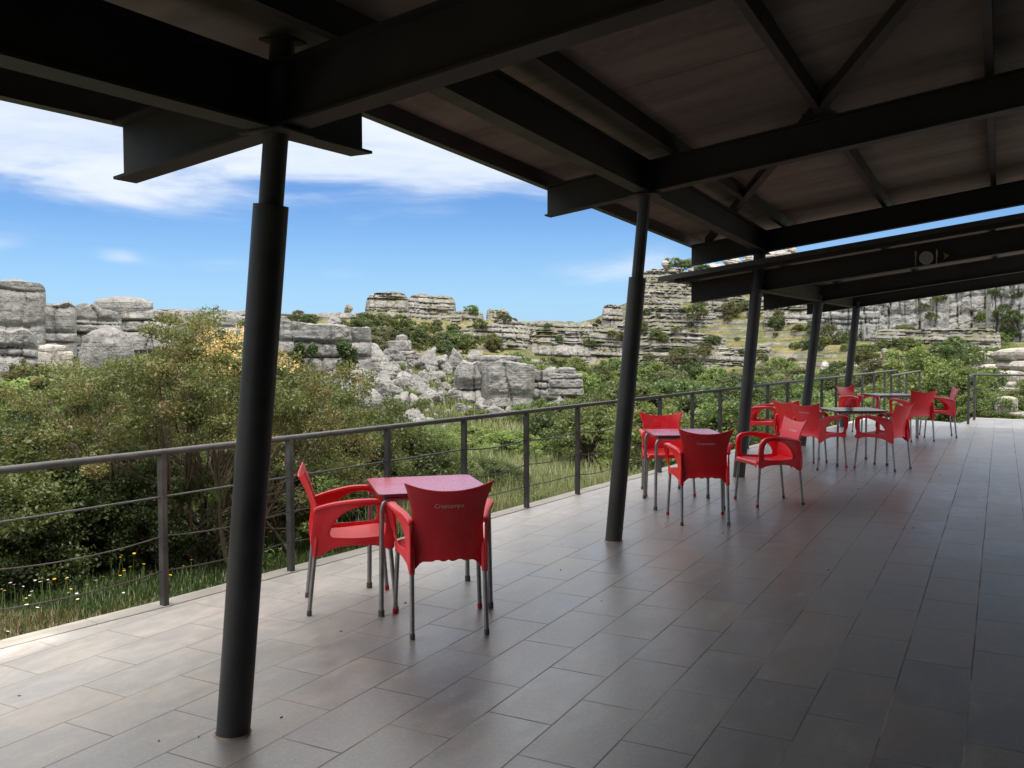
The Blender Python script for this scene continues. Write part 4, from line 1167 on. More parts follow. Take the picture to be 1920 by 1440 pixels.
OUT = [
 (-4, 665, 531, 165, 44, 5, 'tall layered grey rock tower at the left edge of the view', 'limestone', .8, dict(ck=dict(bed=1.05, block=2.6, jag=0.16, setback=0.06, env=0.12, topvar=0.05))),
 (110, 662, 571, 62, 46, 4, 'stacked grey rock pillar just right of the left tower', 'limestone', .9, dict(ck=dict(bed=0.75, block=1.6, jag=0.16, setback=0.05, env=0.15, topvar=0.06))),
 (172, 655, 577, 104, 48, 4, 'broad layered grey rock wall left of the mushroom shaped slab', 'limestone', .7, dict(ck=dict(bed=0.6, block=1.8, jag=0.16, setback=0.15, env=0.25, topvar=0.1))),
 (228, 588, 560, 78, 52, 2, 'flat mushroom shaped slab balanced on the left skyline', 'limestone', .7, dict(taper=-.15, bulge=.12, groove=.2, cracks=3, crack=.08)),
 (282, 648, 579, 120, 51, 5, 'broken layered rocks right of the mushroom slab', 'limestone', .7, dict(ck=dict(bed=0.5, block=1.0, jag=0.26, setback=0.3, env=0.45, topvar=0.16))),
 (382, 640, 591, 130, 54, 4, 'low grey ledge behind the orange tipped bush', 'limestone', .7, dict(ck=dict(bed=0.5, block=1.4, jag=0.2, setback=0.3, env=0.4, topvar=0.16))),
 (470, 630, 592, 110, 56, 4, 'low grey ledge behind the left foreground column', 'limestone', .6, dict(ck=dict(bed=0.45, block=1.4, jag=0.2, setback=0.3, env=0.4, topvar=0.16))),
 (175, 655, 583, 330, 50.5, 5, 'continuous low grey rock wall joining the left towers', 'limestone', .2, dict(ck=dict(bed=.6, block=1.3, jag=.24, setback=.35, env=.25, topvar=.2))),
 (330, 655, 588, 420, 57, 5, 'long layered grey ridge wall behind the left bush', 'limestone', .2, dict(ck=dict(bed=.55, block=1.5, jag=.24, setback=.3, env=.3, topvar=.16))),
 (92, 682, 648, 74, 41, 2, 'pale tan undercut foot below the rock pillar', 'limestone_pale', .8, dict(taper=.3, cracks=3, crack=.08)),
 (205, 705, 626, 135, 36, 2, 'big rounded pale rock rising behind the left of the bush', 'limestone', .8, dict(taper=.35, bulge=.1, cracks=3, crack=.08, boxy=2.3)),
 (20, 745, 622, 95, 30, 3, 'blocky fluted grey rock low at the left edge', 'limestone', .8, dict(ck=dict(bed=0.8, block=0.8, jag=0.18, setback=0.15, env=0.3, topvar=0.1))),
 (607, 705, 611, 176, 40, 3, 'flat topped grey rock block hung with ivy, right of the left column', 'limestone', .6, dict(ck=dict(bed=1.25, block=1.7, jag=0.2, setback=-0.03, env=0.16, topvar=0.09))),
 (884, 738, 686, 66, 37.2, 3, 'grey block with a rounded shoulder left of the large flat topped block', 'limestone', .8, dict(ck=dict(bed=.9, block=.7, jag=.2, setback=.3, env=.5, topvar=.15))),
 (952, 744, 684, 100, 37, 3, 'large flat topped grey block in the middle of the boulder heap', 'limestone', .45, dict(ck=dict(bed=1.5, block=1.0, jag=.17, setback=.08, env=.2, topvar=.08))),
 (1014, 738, 692, 62, 37.6, 3, 'lower fluted grey block right of the large flat topped block', 'limestone', .6, dict(ck=dict(bed=.8, block=.55, jag=.2, setback=.2, env=.4, topvar=.16))),
 (934, 697, 668, 84, 37.6, 3, 'layered cap of small beds on the large grey block', 'limestone', .7, dict(cracks=9, crack=.2)),
 (1062, 728, 690, 60, 36, 4, 'stack of rounded beds at the right end of the boulder heap', 'limestone', .8, dict(cracks=4, groove=.16, taper=.18)),
 (752, 660, 629, 48, 47, 4, 'small layered dome at the top of the boulder heap', 'limestone', .8, dict(cracks=4, taper=.45, groove=.1)),
 (726, 600, 547, 80, 126, 7, 'layered crag on the ridge, left half of the skyline outcrop', 'limestone_far', .9, dict(cracks=6, taper=.25, groove=.08)),
 (806, 605, 551, 98, 126, 7, 'layered crag on the ridge, right half of the skyline outcrop', 'limestone_far', .8, dict(cracks=8, taper=.4, groove=.08)),
 (698, 590, 566, 26, 122, 3, 'small knob at the left foot of the ridge crag', 'limestone_far', .9, dict(cracks=3)),
 (872, 608, 580, 70, 126, 5, 'low stepped end of the ridge crag', 'limestone_far', .8, dict(cracks=6, taper=.35)),
 (934, 606, 580, 44, 125, 4, 'lone rock knob on the ridge right of the crag', 'limestone_far', .9, dict(cracks=4, taper=.4)),
 (600, 606, 586, 190, 108, 3, 'thin bedded ledge along the left ridge top', 'limestone_far', .4, dict(cracks=14, taper=.2)),
 (330, 602, 580, 190, 104, 3, 'thin bedded ledge on the ridge behind the mushroom slab', 'limestone_far', .4, dict(cracks=14, taper=.2)),
 (925, 660, 603, 140, 116, 8, 'left part of the long bedded cliff below the ridge', 'limestone_far', .4, dict(cracks=12, groove=.05, taper=.2)),
 (1035, 670, 604, 160, 116, 9, 'middle part of the long bedded cliff below the ridge', 'limestone_far', .4, dict(cracks=14, groove=.05, taper=.15)),
 (1140, 678, 607, 150, 114, 9, 'right part of the long bedded cliff, behind the second column', 'limestone_far', .4, dict(cracks=14, groove=.05, taper=.18)),
 (1149, 614, 571, 40, 117, 4, 'upright rock pillar beside the second column on the skyline', 'limestone_far', .9, dict(cracks=4, taper=.06, crack=.2)),
 (1310, 706, 666, 300, 91, 4, 'long dark ledge at the foot of the peak', 'limestone_far', .3, dict(cracks=18, taper=.12)),
 (1255, 672, 624, 210, 98, 6, 'bedded ledge on the peak left of the third column', 'limestone_far', .35, dict(cracks=14, taper=.2)),
 (1400, 678, 652, 120, 97, 5, 'bedded ledge on the peak behind the third column', 'limestone_far', .35, dict(cracks=12, taper=.3)),
 (1262, 630, 566, 160, 105, 6, 'bulging grey slabs on the shoulder of the peak', 'limestone_far', .45, dict(cracks=11, taper=.25, bulge=.1)),
 (1250, 578, 532, 120, 113, 6, 'layered band below the summit buttress', 'limestone_far', .5, dict(cracks=9, taper=.2)),
 (1400, 594, 552, 170, 113, 6, 'layered band under the edge of the lower canopy', 'limestone_far', .4, dict(cracks=13, taper=.25)),
 (1246, 545, 500, 92, 119, 7, 'rounded summit buttress left of the lower canopy corner', 'limestone_far', .7, dict(cracks=7, taper=.4, groove=.06)),
 (1345, 552, 506, 150, 121, 6, 'grey summit wall behind the lower canopy corner', 'limestone_far', .5, dict(cracks=10, taper=.2)),
 (1500, 612, 566, 130, 108, 6, 'tilted grey slabs between the third and fourth columns', 'limestone_far', .5, dict(cracks=12, taper=.3)),
 (1590, 632, 572, 110, 106, 5, 'grey cliff foot between the fourth and fifth columns', 'limestone_cliff', .5, dict(cracks=10, crack=.25, taper=.25)),
 (1695, 622, 520, 150, 103, 4, 'tall fractured cliff just right of the fifth column', 'limestone_cliff', .5, dict(cracks=18, crack=.22, taper=.1, groove=.03, rough=.2)),
 (1820, 628, 505, 190, 103, 4, 'tall fractured cliff with bushes, under the right canopy edge', 'limestone_cliff', .5, dict(cracks=22, crack=.22, taper=.1, groove=.03, rough=.2)),
 (1960, 650, 490, 200, 102, 5, 'tall fractured cliff at the right edge of the view', 'limestone_cliff', .5, dict(cracks=20, crack=.22, taper=.1, groove=.04, rough=.2)),
 (1750, 650, 617, 220, 99, 4, 'dark bedded band at the foot of the right cliff', 'limestone_far', .3, dict(cracks=16, taper=.2)),
 (1838, 686, 661, 80, 52, 2, 'flat pale slab with a joint, upper of the pale rocks on the right', 'limestone_pale', .6, dict(cracks=4, bulge=.12, groove=.15, taper=.1)),
 (1930, 712, 655, 140, 44, 4, 'pale tan blocky rock pile at the right edge', 'limestone_pale', .6, dict(cracks=9, bulge=.1, groove=.14, taper=.25)),
 (1888, 728, 698, 84, 40, 3, 'thin pale ledges at the foot of the right rock pile', 'limestone_pale', .6, dict(cracks=7, bulge=.08, groove=.14, taper=.3)),
 (1888, 768, 747, 66, 24, 2, 'low white slab among bushes behind the right railing', 'limestone_pale', .7, dict(cracks=4, taper=.4)),
]
for i, e in enumerate(OUT):
    outcrop(e[0], e[1], e[2], e[3], e[4], e[5], e[6], e[7], seed=101 + i * 13, depth=e[8], **e[9])

BV = [boulder_mesh(500 + i) for i in range(10)]
for m_ in BV: m_.materials.append(MAT['limestone'])
BVP = [boulder_mesh(600 + i) for i in range(3)]
for m_ in BVP: m_.materials.append(MAT['limestone_pale'])
def boulder(px, pyb, w, h, label, group=None, var=None, pale=False, d=None):
    if d is None: P, d = hit(px, pyb)
    else: P = at_depth(px, pyb, d)
    me = (BVP if pale else BV)[(var if var is not None else random.randrange(10)) % (3 if pale else 10)]
    o = bpy.data.objects.new('boulder', me); COL.objects.link(o)
    s = w / F_PX * d * .47; sz = min(h, w * .85) / F_PX * d * 0.64
    o.location = (P[0] + sy_ * s * .4, P[1] + cy_ * s * .4, P[2] + sz * 0.42)
    o.scale = (s, s, sz / 0.72)
    o.rotation_euler = (random.uniform(-.2, .2), random.uniform(-.2, .2), random.uniform(0, 6.28))
    return tag(o, label, 'boulder', group)
HEAP = [(812, 668, 20, 16), (838, 668, 24, 20), (700, 692, 62, 40), (740, 690, 70, 42), (778, 688, 50, 35), (803, 697, 46, 40), (828, 692, 42, 38), (856, 694, 44, 42), (886, 684, 38, 28),
        (690, 722, 56, 36), (730, 716, 60, 30), (636, 722, 48, 32), (662, 748, 74, 44), (703, 752, 62, 48), (738, 757, 62, 46), (776, 747, 54, 42), (640, 775, 84, 50), (690, 780, 56, 48), (746, 774, 62, 40),
        (780, 772, 42, 36), (610, 735, 46, 34), (715, 735, 50, 40), (672, 700, 44, 34), (650, 712, 40, 30), (760, 722, 44, 34), (790, 728, 40, 30), (818, 716, 44, 28)]
for i, h in enumerate(HEAP):
    boulder(*h, 'pale grey boulder in the tumbled heap between ivy block and large block', 'boulders tumbled in the left heap', i)
HEAP2 = [(872, 740, 50, 58), (1022, 714, 52, 36), (1000, 700, 36, 24), (805, 754, 44, 32), (800, 766, 38, 26), (852, 748, 32, 20), (907, 778, 32, 30), (946, 760, 48, 32), (972, 760, 42, 28),
         (934, 792, 62, 26), (978, 792, 44, 36), (1000, 780, 40, 24), (1075, 745, 40, 22), (1040, 752, 36, 16), (1090, 738, 26, 16)]
for i, h in enumerate(HEAP2):
    boulder(*h, 'grey boulder scattered below the large flat topped block', 'boulders below the large block', i + 3)
boulder(775, 803, 54, 62, 'tall pale boulder nearest the railing left of the middle', None, 4)
boulder(802, 806, 36, 18, 'low pale stone touching the tall boulder near the railing', None, 2)
boulder(832, 810, 20, 16, 'small pale stone right of the tall boulder near the railing', None, 6)
boulder(1036, 806, 26, 36, 'white upright stone beside the dark bush left of the second column', None, 1, True)
boulder(1056, 838, 46, 24, 'pale flat stone in the grass left of the second column', None, 0, True)
boulder(1040, 848, 26, 13, 'small pale stone in the grass left of the second column', None, 2, True)
boulder(1196, 896, 62, 30, 'pale stone against the terrace edge behind the second column', None, 2, True)
boulder(651, 583, 17, 13, 'lone round boulder on the ridge left of the crag', None, 5, False, 112)
boulder(625, 613, 40, 18, 'capstone lying on the ivy covered block', None, 7, False, 40.8)
for i, h in enumerate([(1250, 503, 20, 14, 121), (1298, 516, 24, 15, 122), (1345, 506, 34, 16, 124), (1376, 501, 44, 18, 125), (1408, 496, 52, 18, 126), (1452, 486, 62, 20, 128), (1480, 480, 34, 16, 129)]):
    boulder(*h[:4], 'white rock on the summit seen in the gap between the canopies', 'summit rocks', i, True, h[4])
for i, h in enumerate([(1572, 708, 32, 34), (1592, 706, 26, 26), (1612, 702, 28, 32), (1546, 700, 24, 22), (1625, 694, 20, 16)]):
    boulder(*h, 'white boulder on the slope behind the fifth column', 'boulders behind the fifth column', i, True)
for i, h in enumerate([(1690, 690, 26, 16), (1708, 686, 22, 16), (1660, 664, 16, 9), (1732, 676, 20, 12), (1640, 680, 18, 10)]):
    boulder(*h, 'grey boulder on the slope right of the fifth column', 'boulders right of the fifth column', i)
for i, h in enumerate([(160, 752, 50, 18), (88, 760, 46, 20), (40, 800, 60, 20), (118, 735, 34, 22)]):
    boulder(*h, 'pale boulder showing through the bushes at the left', 'boulders among the left bushes', i)

# ------------------------------------------------------------------ foliage
def leaves(name, C, Rd, n_per, leaf, seed, squash=0.75, aspect=0.55, up=0.35):
    r = np.random.default_rng(seed)
    C = np.asarray(C, float); K = len(C)
    Rd = np.full(K, Rd) if np.isscalar(Rd) else np.asarray(Rd)
    n = K * n_per
    d = r.normal(size=(n, 3)); d /= np.linalg.norm(d, axis=1)[:, None]
    rad = r.random(n) ** 0.45
    off = d * rad[:, None] * np.repeat(Rd, n_per)[:, None]; off[:, 2] *= squash
    P = np.repeat(C, n_per, axis=0) + off
    N = r.normal(size=(n, 3)) * 0.8 + d * 0.5 + np.array([0, 0, up]); N /= np.linalg.norm(N, axis=1)[:, None]
    U = np.cross(N, r.normal(size=(n, 3))); U /= np.linalg.norm(U, axis=1)[:, None]; W = np.cross(N, U)
    s = (leaf * np.exp(r.normal(0, 0.25, n)))[:, None]
    V = np.stack([P - U * s, P + W * s * aspect + N * s * .12, P + U * s, P - W * s * aspect + N * s * .12], 1).reshape(-1, 3)
    q = np.arange(4 * n).reshape(n, 4)
    me = mesh_np(name, V, [q], smooth=False)
    tint = np.clip(np.repeat(r.random(K), n_per) * 0.6 + r.random(n) * 0.4, 0, 1)
    a = me.attributes.new('tint', 'FLOAT', 'POINT'); a.data.foreach_set('value', np.repeat(tint, 4).astype(np.float32))
    return me

def branches_mesh(name, C, seed, stems=5, base_r=0.05, base_spread=0.08, sub=0.35):
    """stems rise from the base and fork towards the clump centres"""
    r = np.random.default_rng(seed); mb = MB()
    C = np.asarray(C); ang = np.arctan2(C[:, 1], C[:, 0]); order = np.argsort(ang)
    for grp in np.array_split(order, stems):
        if len(grp) == 0: continue
        tgt = C[grp].mean(0)
        b0 = np.array([r.normal(0, base_spread), r.normal(0, base_spread), -0.05])
        fork = b0 * .55 + tgt * .45 + r.normal(0, .05, 3); fork[2] = max(fork[2], 0.18)
        mid = (b0 + fork) / 2 + r.normal(0, .04, 3)
        k = np.linspace(0, 1, 7)[:, None]
        pts = (1 - k)**2 * b0 + 2 * k * (1 - k) * mid + k * k * fork
        mb.tube(pts, np.linspace(base_r, base_r * .62, 7), 7)
        for gi in grp:
            e = C[gi]; c = (fork + e) / 2 + r.normal(0, .07, 3) + np.array([0, 0, -.04])
            pts = (1 - k)**2 * fork + 2 * k * (1 - k) * c + k * k * e
            mb.tube(pts, np.linspace(base_r * sub, base_r * .08, 7), 5, cap=False)
    return mb.mesh(name, True)

def crown_centres(K, seed, h=1.25, low=0.12, shell=0.55):
    r = np.random.default_rng(seed); out = []
    lob = r.normal(size=(7, 3)); lob /= np.linalg.norm(lob, axis=1)[:, None]; la = r.uniform(.1, .55, 7)
    while len(out) < K:
        d = r.normal(size=3); d /= np.linalg.norm(d)
        if d[2] < -0.55: continue
        f = 0.66 + sum(a * max(0, d @ l)**3 for a, l in zip(la, lob))
        rad = f * (shell + (1 - shell) * r.random() ** .6)
        p = d * rad; z = (p[2] * .62 + .46) * h
        if z < low: continue
        out.append((p[0], p[1], z))
    return np.array(out)

PROTO = {}
def proto(kind, i):
    key = (kind, i)
    if key in PROTO: return PROTO[key]
    sd = hash((len(kind), i)) % 9973 + i * 57 + {'far': 1, 'mid': 2, 'near': 3}[kind] * 400
    if kind == 'far': K, n, lf, rd = 60, 75, .05, .21
    elif kind == 'mid': K, n, lf, rd = 130, 130, .027, .165
    else: K, n, lf, rd = 220, 190, .0165, .14
    C = crown_centres(K, sd)
    me = leaves('crown', C, np.random.default_rng(sd).uniform(.65, 1.25, K) * rd, n, lf, sd)
    tr = branches_mesh('trunk', C[:: max(1, K // 36)], sd, 5 if kind != 'far' else 3)
    me.materials.append(MAT['leaf_mid']); tr.materials.append(MAT['bark'])
    PROTO[key] = (me, tr); return PROTO[key]
rb = random.Random(11)
def bush_at(x, y, z, w, h, kind, mat, label, group=None, cat='bush', name='bush', var=None):
    me, tr = proto(kind, var if var is not None else rb.randrange({'far': 4, 'mid': 5, 'near': 4}[kind]))
    t = thing(name, label, cat, (x, y, z), rb.uniform(0, 6.28), group)
    t.scale = (w / 2 / .95, w / 2 / .95, h / 1.32)
    c = obj('crown', me, None, t); b = obj('trunk', tr, None, t)
    c.material_slots[0].link = 'OBJECT'; c.material_slots[0].material = MAT[mat]
    return t
def bush(px, d, w, h, mat, label, kind=None, **kw):
    x, y = plan(px, d)
    kind = kind or ('near' if d < 14 else ('mid' if d < 45 else 'far'))
    return bush_at(x, y, g1(x, y) - 0.04 * h, w, h, kind, mat, label, **kw)

# the hawthorn close to the railing
def hawthorn():
    x, y = plan(355, 7.75); z = g1(x, y)
    r = np.random.default_rng(77)
    t = thing('hawthorn_tree', 'wide olive brown thorn tree with orange tips, close behind the left part of the railing', 'tree', (x, y, z))
    C = []
    while len(C) < 400:
        a = r.uniform(0, 6.283); u = r.random() ** .5
        lat, dep = u * math.cos(a) * 1.55, u * math.sin(a) * 1.1
        top = 2.00 - 0.62 * abs((lat - .12) / 1.55) ** 1.7 - 0.25 * abs(dep / 1.1) ** 2 + 0.16 * math.sin(lat * 5.1 + 1) + .08 * math.sin(lat * 11 + dep * 7)
        lo = 1.02 + 0.10 * math.sin(lat * 4) - (0.55 if lat < -.75 or lat > .95 else 0)
        zz = lo + (top - lo) * r.random() ** .75
        C.append((lat * RGT0[0] + dep * sy_, lat * RGT0[1] + dep * cy_, zz))
    C = np.array(C)
    me = leaves('crown', C, r.uniform(.07, .18, len(C)), 260, .0125, 78, .6, .5)
    obj('crown', me, MAT['leaf_olive'], t)
    low = []
    while len(low) < 60:
        lat = r.uniform(-1.4, 1.3); dep = r.uniform(-.5, .9)
        low.append((lat * RGT0[0] + dep * sy_, lat * RGT0[1] + dep * cy_, r.uniform(.15, 1.05)))
    obj('lower_foliage', leaves('lower_foliage', np.array(low), r.uniform(.07, .16, 60), 150, .0135, 79, .6, .5), MAT['leaf_mid'], t)
    obj('trunk', branches_mesh('trunk', np.concatenate([C[::2], np.array(low)]), 80, 34, 0.021, 0.30, .42), MAT['twig'], t)
    # orange clusters on the top right
    spots = []
    for px, py, n in ((370, 665, 7), (398, 655, 9), (412, 645, 6), (437, 630, 7), (452, 622, 9), (462, 640, 6), (505, 668, 7), (530, 672, 9), (548, 680, 5), (425, 660, 4), (350, 672, 3), (465, 690, 4)):
        for k in range(n):
            p = at_depth(px + r.normal(0, 8), py + r.normal(0, 7), 7.35 + r.uniform(-.25, .5)); spots.append(p - np.array([x, y, z]))
    for k in range(46):
        p = at_depth(r.uniform(345, 470), r.uniform(618, 700), 7.3 + r.uniform(-.2, .5)); spots.append(p - np.array([x, y, z]))
    obj('blossom', leaves('blossom', np.array(spots), .05, 15, .009, 81, .8, .7), MAT['blossom'], t)
hawthorn()

B = bush
B(-60, 6.9, 2.0, 1.30, 'leaf_mid', 'leafy bush at the lower left edge behind the railing')
B(70, 7.2, 1.7, 1.20, 'leaf_dark', 'dark bush at the left between the edge of the view and the first railing post')
B(215, 7.5, 1.35, 1.00, 'leaf_dark', 'dark low bush just left of the first full railing post')
B(20, 10.5, 2.8, 1.75, 'leaf_mid', 'green bush behind the dark bush at the left edge')
B(150, 11.5, 2.6, 1.65, 'leaf_olive', 'olive bush left behind the thorn tree')
B(-40, 16, 4.0, 2.0, 'leaf_fresh', 'pale green bush farther off at the left edge')
B(110, 19, 3.4, 1.6, 'leaf_mid', 'bush below the pale rocks at the left')
B(540, 9.0, 1.35, 1.40, 'leaf_olive', 'brownish bush touching the right side of the left column')
B(615, 10.0, 1.6, 1.45, 'leaf_mid', 'green bush behind the left chair of the nearest table')
B(700, 10.6, 2.0, 1.55, 'leaf_dark', 'dark dense bush behind the nearest red table')
B(765, 11.4, 1.3, 1.20, 'leaf_mid', 'green bush at the right end of the dark clump behind the nearest table')
B(590, 15, 3.0, 1.75, 'leaf_olive', 'olive bush behind the clump near the left column')
B(700, 17, 3.0, 1.1, 'leaf_mid', 'wide green bush below the boulder heap')
B(460, 14, 3.0, 1.7, 'leaf_mid', 'green bush behind the left column')
B(330, 15, 3.4, 1.6, 'leaf_dark', 'dark bush seen through the stems of the thorn tree')
B(930, 12.3, .95, .62, 'leaf_dark', 'small dark bush in the tall grass between two railing posts')
B(1000, 10.6, .8, .26, 'leaf_fresh', 'low bright green plants at the terrace edge')
B(1060, 11.4, .7, .20, 'leaf_fresh', 'low bright green plants near the second column, at the terrace edge')
B(810, 19, 1.9, .72, 'leaf_fresh', 'pale green bush right of the tall boulder')
B(880, 21, 2.2, .80, 'leaf_fresh', 'pale green bush below the large grey block')
B(955, 20, 1.9, .70, 'leaf_fresh', 'green bush left of the white upright stone')
B(1065, 22, 2.6, 1.65, 'leaf_dark', 'big dark bush left of the second column')
B(1120, 20, 2.4, 1.75, 'leaf_mid', 'dense bush close to the left side of the second column')
near_lab = [(1195, 22, 3.0, 2.0, 'leaf_mid', 'dense bush right of the second column, above the bright red chair'),
 (1245, 18, 2.2, 1.55, 'leaf_fresh', 'pale green bush behind the middle table'), (1292, 24, 3.4, 2.2, 'leaf_dark', 'dark bush behind the railing right of the middle table'),
 (1340, 19, 2.4, 1.5, 'leaf_mid', 'green bush left of the third column'), (1398, 24, 3.2, 1.95, 'leaf_dark', 'dark bush right behind the third column'),
 (1445, 20, 2.4, 1.45, 'leaf_mid', 'leafy bush behind the chair beside the third column'), (1500, 26, 3.2, 1.9, 'leaf_mid', 'green bush behind the fourth column'),
 (1556, 23, 2.6, 1.6, 'leaf_fresh', 'bright bush between the fourth and fifth columns'), (1612, 27, 3.2, 1.7, 'leaf_mid', 'green bush behind the fifth column'),
 (1660, 25.5, 2.2, 1.5, 'leaf_fresh', 'leafy bush behind the short railing'),
 (1738, 27, 3.6, 2.35, 'leaf_fresh', 'big fresh green bush between the two far railings'), (1800, 25.5, 2.4, 1.85, 'leaf_mid', 'green bush left of the far right railing'),
 (1770, 31, 4.2, 2.6, 'leaf_dark', 'dark bush behind the big fresh green one'), (1846, 24.5, 1.7, 1.25, 'leaf_mid', 'bush behind the first post of the far right railing'),
 (1890, 23.5, 1.5, .75, 'leaf_mid', 'low bush in front of the white slab at the right'), (1935, 25, 2.4, 1.5, 'leaf_fresh', 'bush at the right edge behind the railing'), (1700, 36, 4.0, 2.3, 'leaf_grey', 'greyish bush on the slope above the big fresh green bush'),
 (1150, 30, 3.0, 1.9, 'leaf_dark', 'dark tall bush behind the second column'), (1010, 29, 2.2, .9, 'leaf_mid', 'bush under the stack of rounded beds')]
for px, d, w, h, m, lb in near_lab: B(px, d, w, h, m, lb)

DEPS = None
def cast(px, py):
    global DEPS
    if DEPS is None:
        bpy.context.view_layer.update(); DEPS = bpy.context.evaluated_depsgraph_get()
    dv = Vector(ray(px, py)); 
    ok, loc, nor, idx, ob, mt = sc.ray_cast(DEPS, Vector((0, 0, CAM_H)) + dv * 45.0, dv.normalized())
    return (np.array(loc), float((Vector(loc) - Vector((0, 0, CAM_H))).dot(Vector(FWD)))) if ok else (None, 0)
def scatter(n, box, dr, wr, hr, mats, label, group, seed, name='shrub'):
    r = random.Random(seed); k = 0
    while k < n:
        px = r.uniform(*box[:2]); py = r.uniform(*box[2:])
        P, d = cast(px, py) if dr[0] >= 70 else hit(px, py)
        if not (dr[0] < d < dr[1]): 
            if r.random() < 0.02: k += 1
            continue
        w = r.uniform(*wr); h = w * r.uniform(*hr)
        kind = 'mid' if d < 40 else 'far'
        bush_at(P[0], P[1], P[2] - .05 * h, w, h, kind, r.choice(mats), label, group, 'shrub', name)
        k += 1
DK = ['leaf_dark', 'leaf_mid', 'leaf_mid', 'leaf_grey', 'leaf_fresh']
scatter(70, (950, 1330, 698, 750), (24, 80), (1.2, 2.6), (.55, .8), DK, 'bush in the dark green thicket filling the valley between the columns', 'thicket in the valley', 1)
scatter(44, (1330, 1700, 704, 748), (24, 70), (1.1, 2.4), (.55, .8), DK + ['leaf_fresh'], 'bush in the thicket behind the grey tables', 'thicket behind the grey tables', 2)
scatter(30, (600, 1080, 668, 800), (20, 60), (.4, 1.0), (.5, .75), ['leaf_dark', 'leaf_mid', 'leaf_fresh', 'leaf_olive'], 'small bush growing between the tumbled boulders', 'bushes among the boulders', 3)
scatter(40, (680, 960, 610, 668), (50, 124), (1.0, 2.8), (.45, .7), ['leaf_dark', 'leaf_grey', 'leaf_mid', 'leaf_dark'], 'dark shrub on the tan slope under the ridge crag', 'shrubs under the ridge crag', 4)
scatter(9, (520, 700, 600, 640), (50, 112), (.9, 2.0), (.45, .7), ['leaf_dark', 'leaf_grey', 'leaf_olive'], 'shrub on the slope above the ivy covered block', 'shrubs above the ivy block', 5)
scatter(34, (1190, 1480, 560, 690), (70, 126), (.6, 1.7), (.5, .8), ['leaf_dark', 'leaf_grey', 'leaf_mid', 'leaf_olive'], 'shrub on a ledge of the stepped peak', 'shrubs on the peak', 6)
scatter(56, (1480, 1780, 600, 695), (45, 112), (.6, 1.9), (.5, .8), ['leaf_dark', 'leaf_grey', 'leaf_mid', 'leaf_olive'], 'shrub on the tan slope right of the fourth column', 'shrubs on the right slope', 7)
scatter(20, (1740, 1920, 635, 700), (35, 104), (.8, 2.2), (.5, .8), ['leaf_dark', 'leaf_mid'], 'shrub below the right cliff', 'shrubs below the right cliff', 8)
scatter(26, (-20, 330, 715, 800), (10, 40), (.7, 1.7), (.45, .7), ['leaf_mid', 'leaf_fresh', 'leaf_olive', 'leaf_dark'], 'bush in the scrub below the left rocks', 'scrub below the left rocks', 9)
scatter(14, (420, 600, 700, 800), (13, 44), (1.2, 2.4), (.5, .75), ['leaf_mid', 'leaf_olive', 'leaf_dark'], 'bush in the scrub behind the left column', 'scrub behind the left column', 10)
def cliff_shrub(px, py, d, w, h, mat, label):
    p = at_depth(px, py, d); bush_at(p[0], p[1], p[2] - .1, w, h, 'far', mat, label, None, 'shrub', 'shrub')
cliff_shrub(886, 592, 121, 1.8, 1.6, 'leaf_mid', 'round green shrub on the skyline right of the ridge crag')
cliff_shrub(1276, 506, 121, 3.4, 1.8, 'leaf_mid', 'green bush on the summit beside the lower canopy corner')
cliff_shrub(1318, 512, 122, 2.6, 1.4, 'leaf_dark', 'dark bush on the summit right of the white rock')
cliff_shrub(1085, 655, 112, 2.4, 3.4, 'leaf_dark', 'dark shrub climbing the long bedded cliff left of the second column')
cliff_shrub(1310, 598, 103, 2.2, 2.4, 'leaf_mid', 'green shrub in the cleft of the bulging slabs')
cliff_shrub(1372, 604, 105, 2.4, 2.6, 'leaf_olive', 'olive shrub on the ledge left of the third column')
cliff_shrub(1455, 618, 98, 2.4, 1.7, 'leaf_dark', 'round dark shrub right of the third column')
cliff_shrub(1668, 585, 101, 4.0, 2.6, 'leaf_dark', 'wide dark bush clinging to the fractured cliff under the canopy')
cliff_shrub(1846, 602, 100, 1.9, 1.4, 'leaf_mid', 'round shrub in the middle of the right cliff')
cliff_shrub(1905, 592, 100, 2.0, 1.5, 'leaf_dark', 'shrub on the right cliff near the edge of the view')
cliff_shrub(1550, 668, 84, 3.0, 3.0, 'leaf_grey', 'greyish tree like shrub right of the fourth column')
# ivy hanging on the flat topped block
def ivy():
    r = np.random.default_rng(5); P = []
    c0 = at_depth(655, 690, 39.4)
    for (px, py0, py1, n, wd) in ((652, 645, 690, 34, 7), (562, 650, 676, 20, 6), (640, 640, 660, 8, 4), (585, 650, 668, 8, 3)):
        for k in range(n):
            py = r.uniform(py0, py1); P.append(at_depth(px + r.normal(0, wd) * (0.5 + (py - py0) / 40), py, 39.1 + r.uniform(-.15, .35)) - c0)
    o = obj('ivy', leaves('ivy', np.array(P), .22, 40, .06, 6, 1.0, .8), MAT['ivy'], None, c0)
    tag(o, 'green ivy hanging down the face of the flat topped block', 'ivy')
ivy()

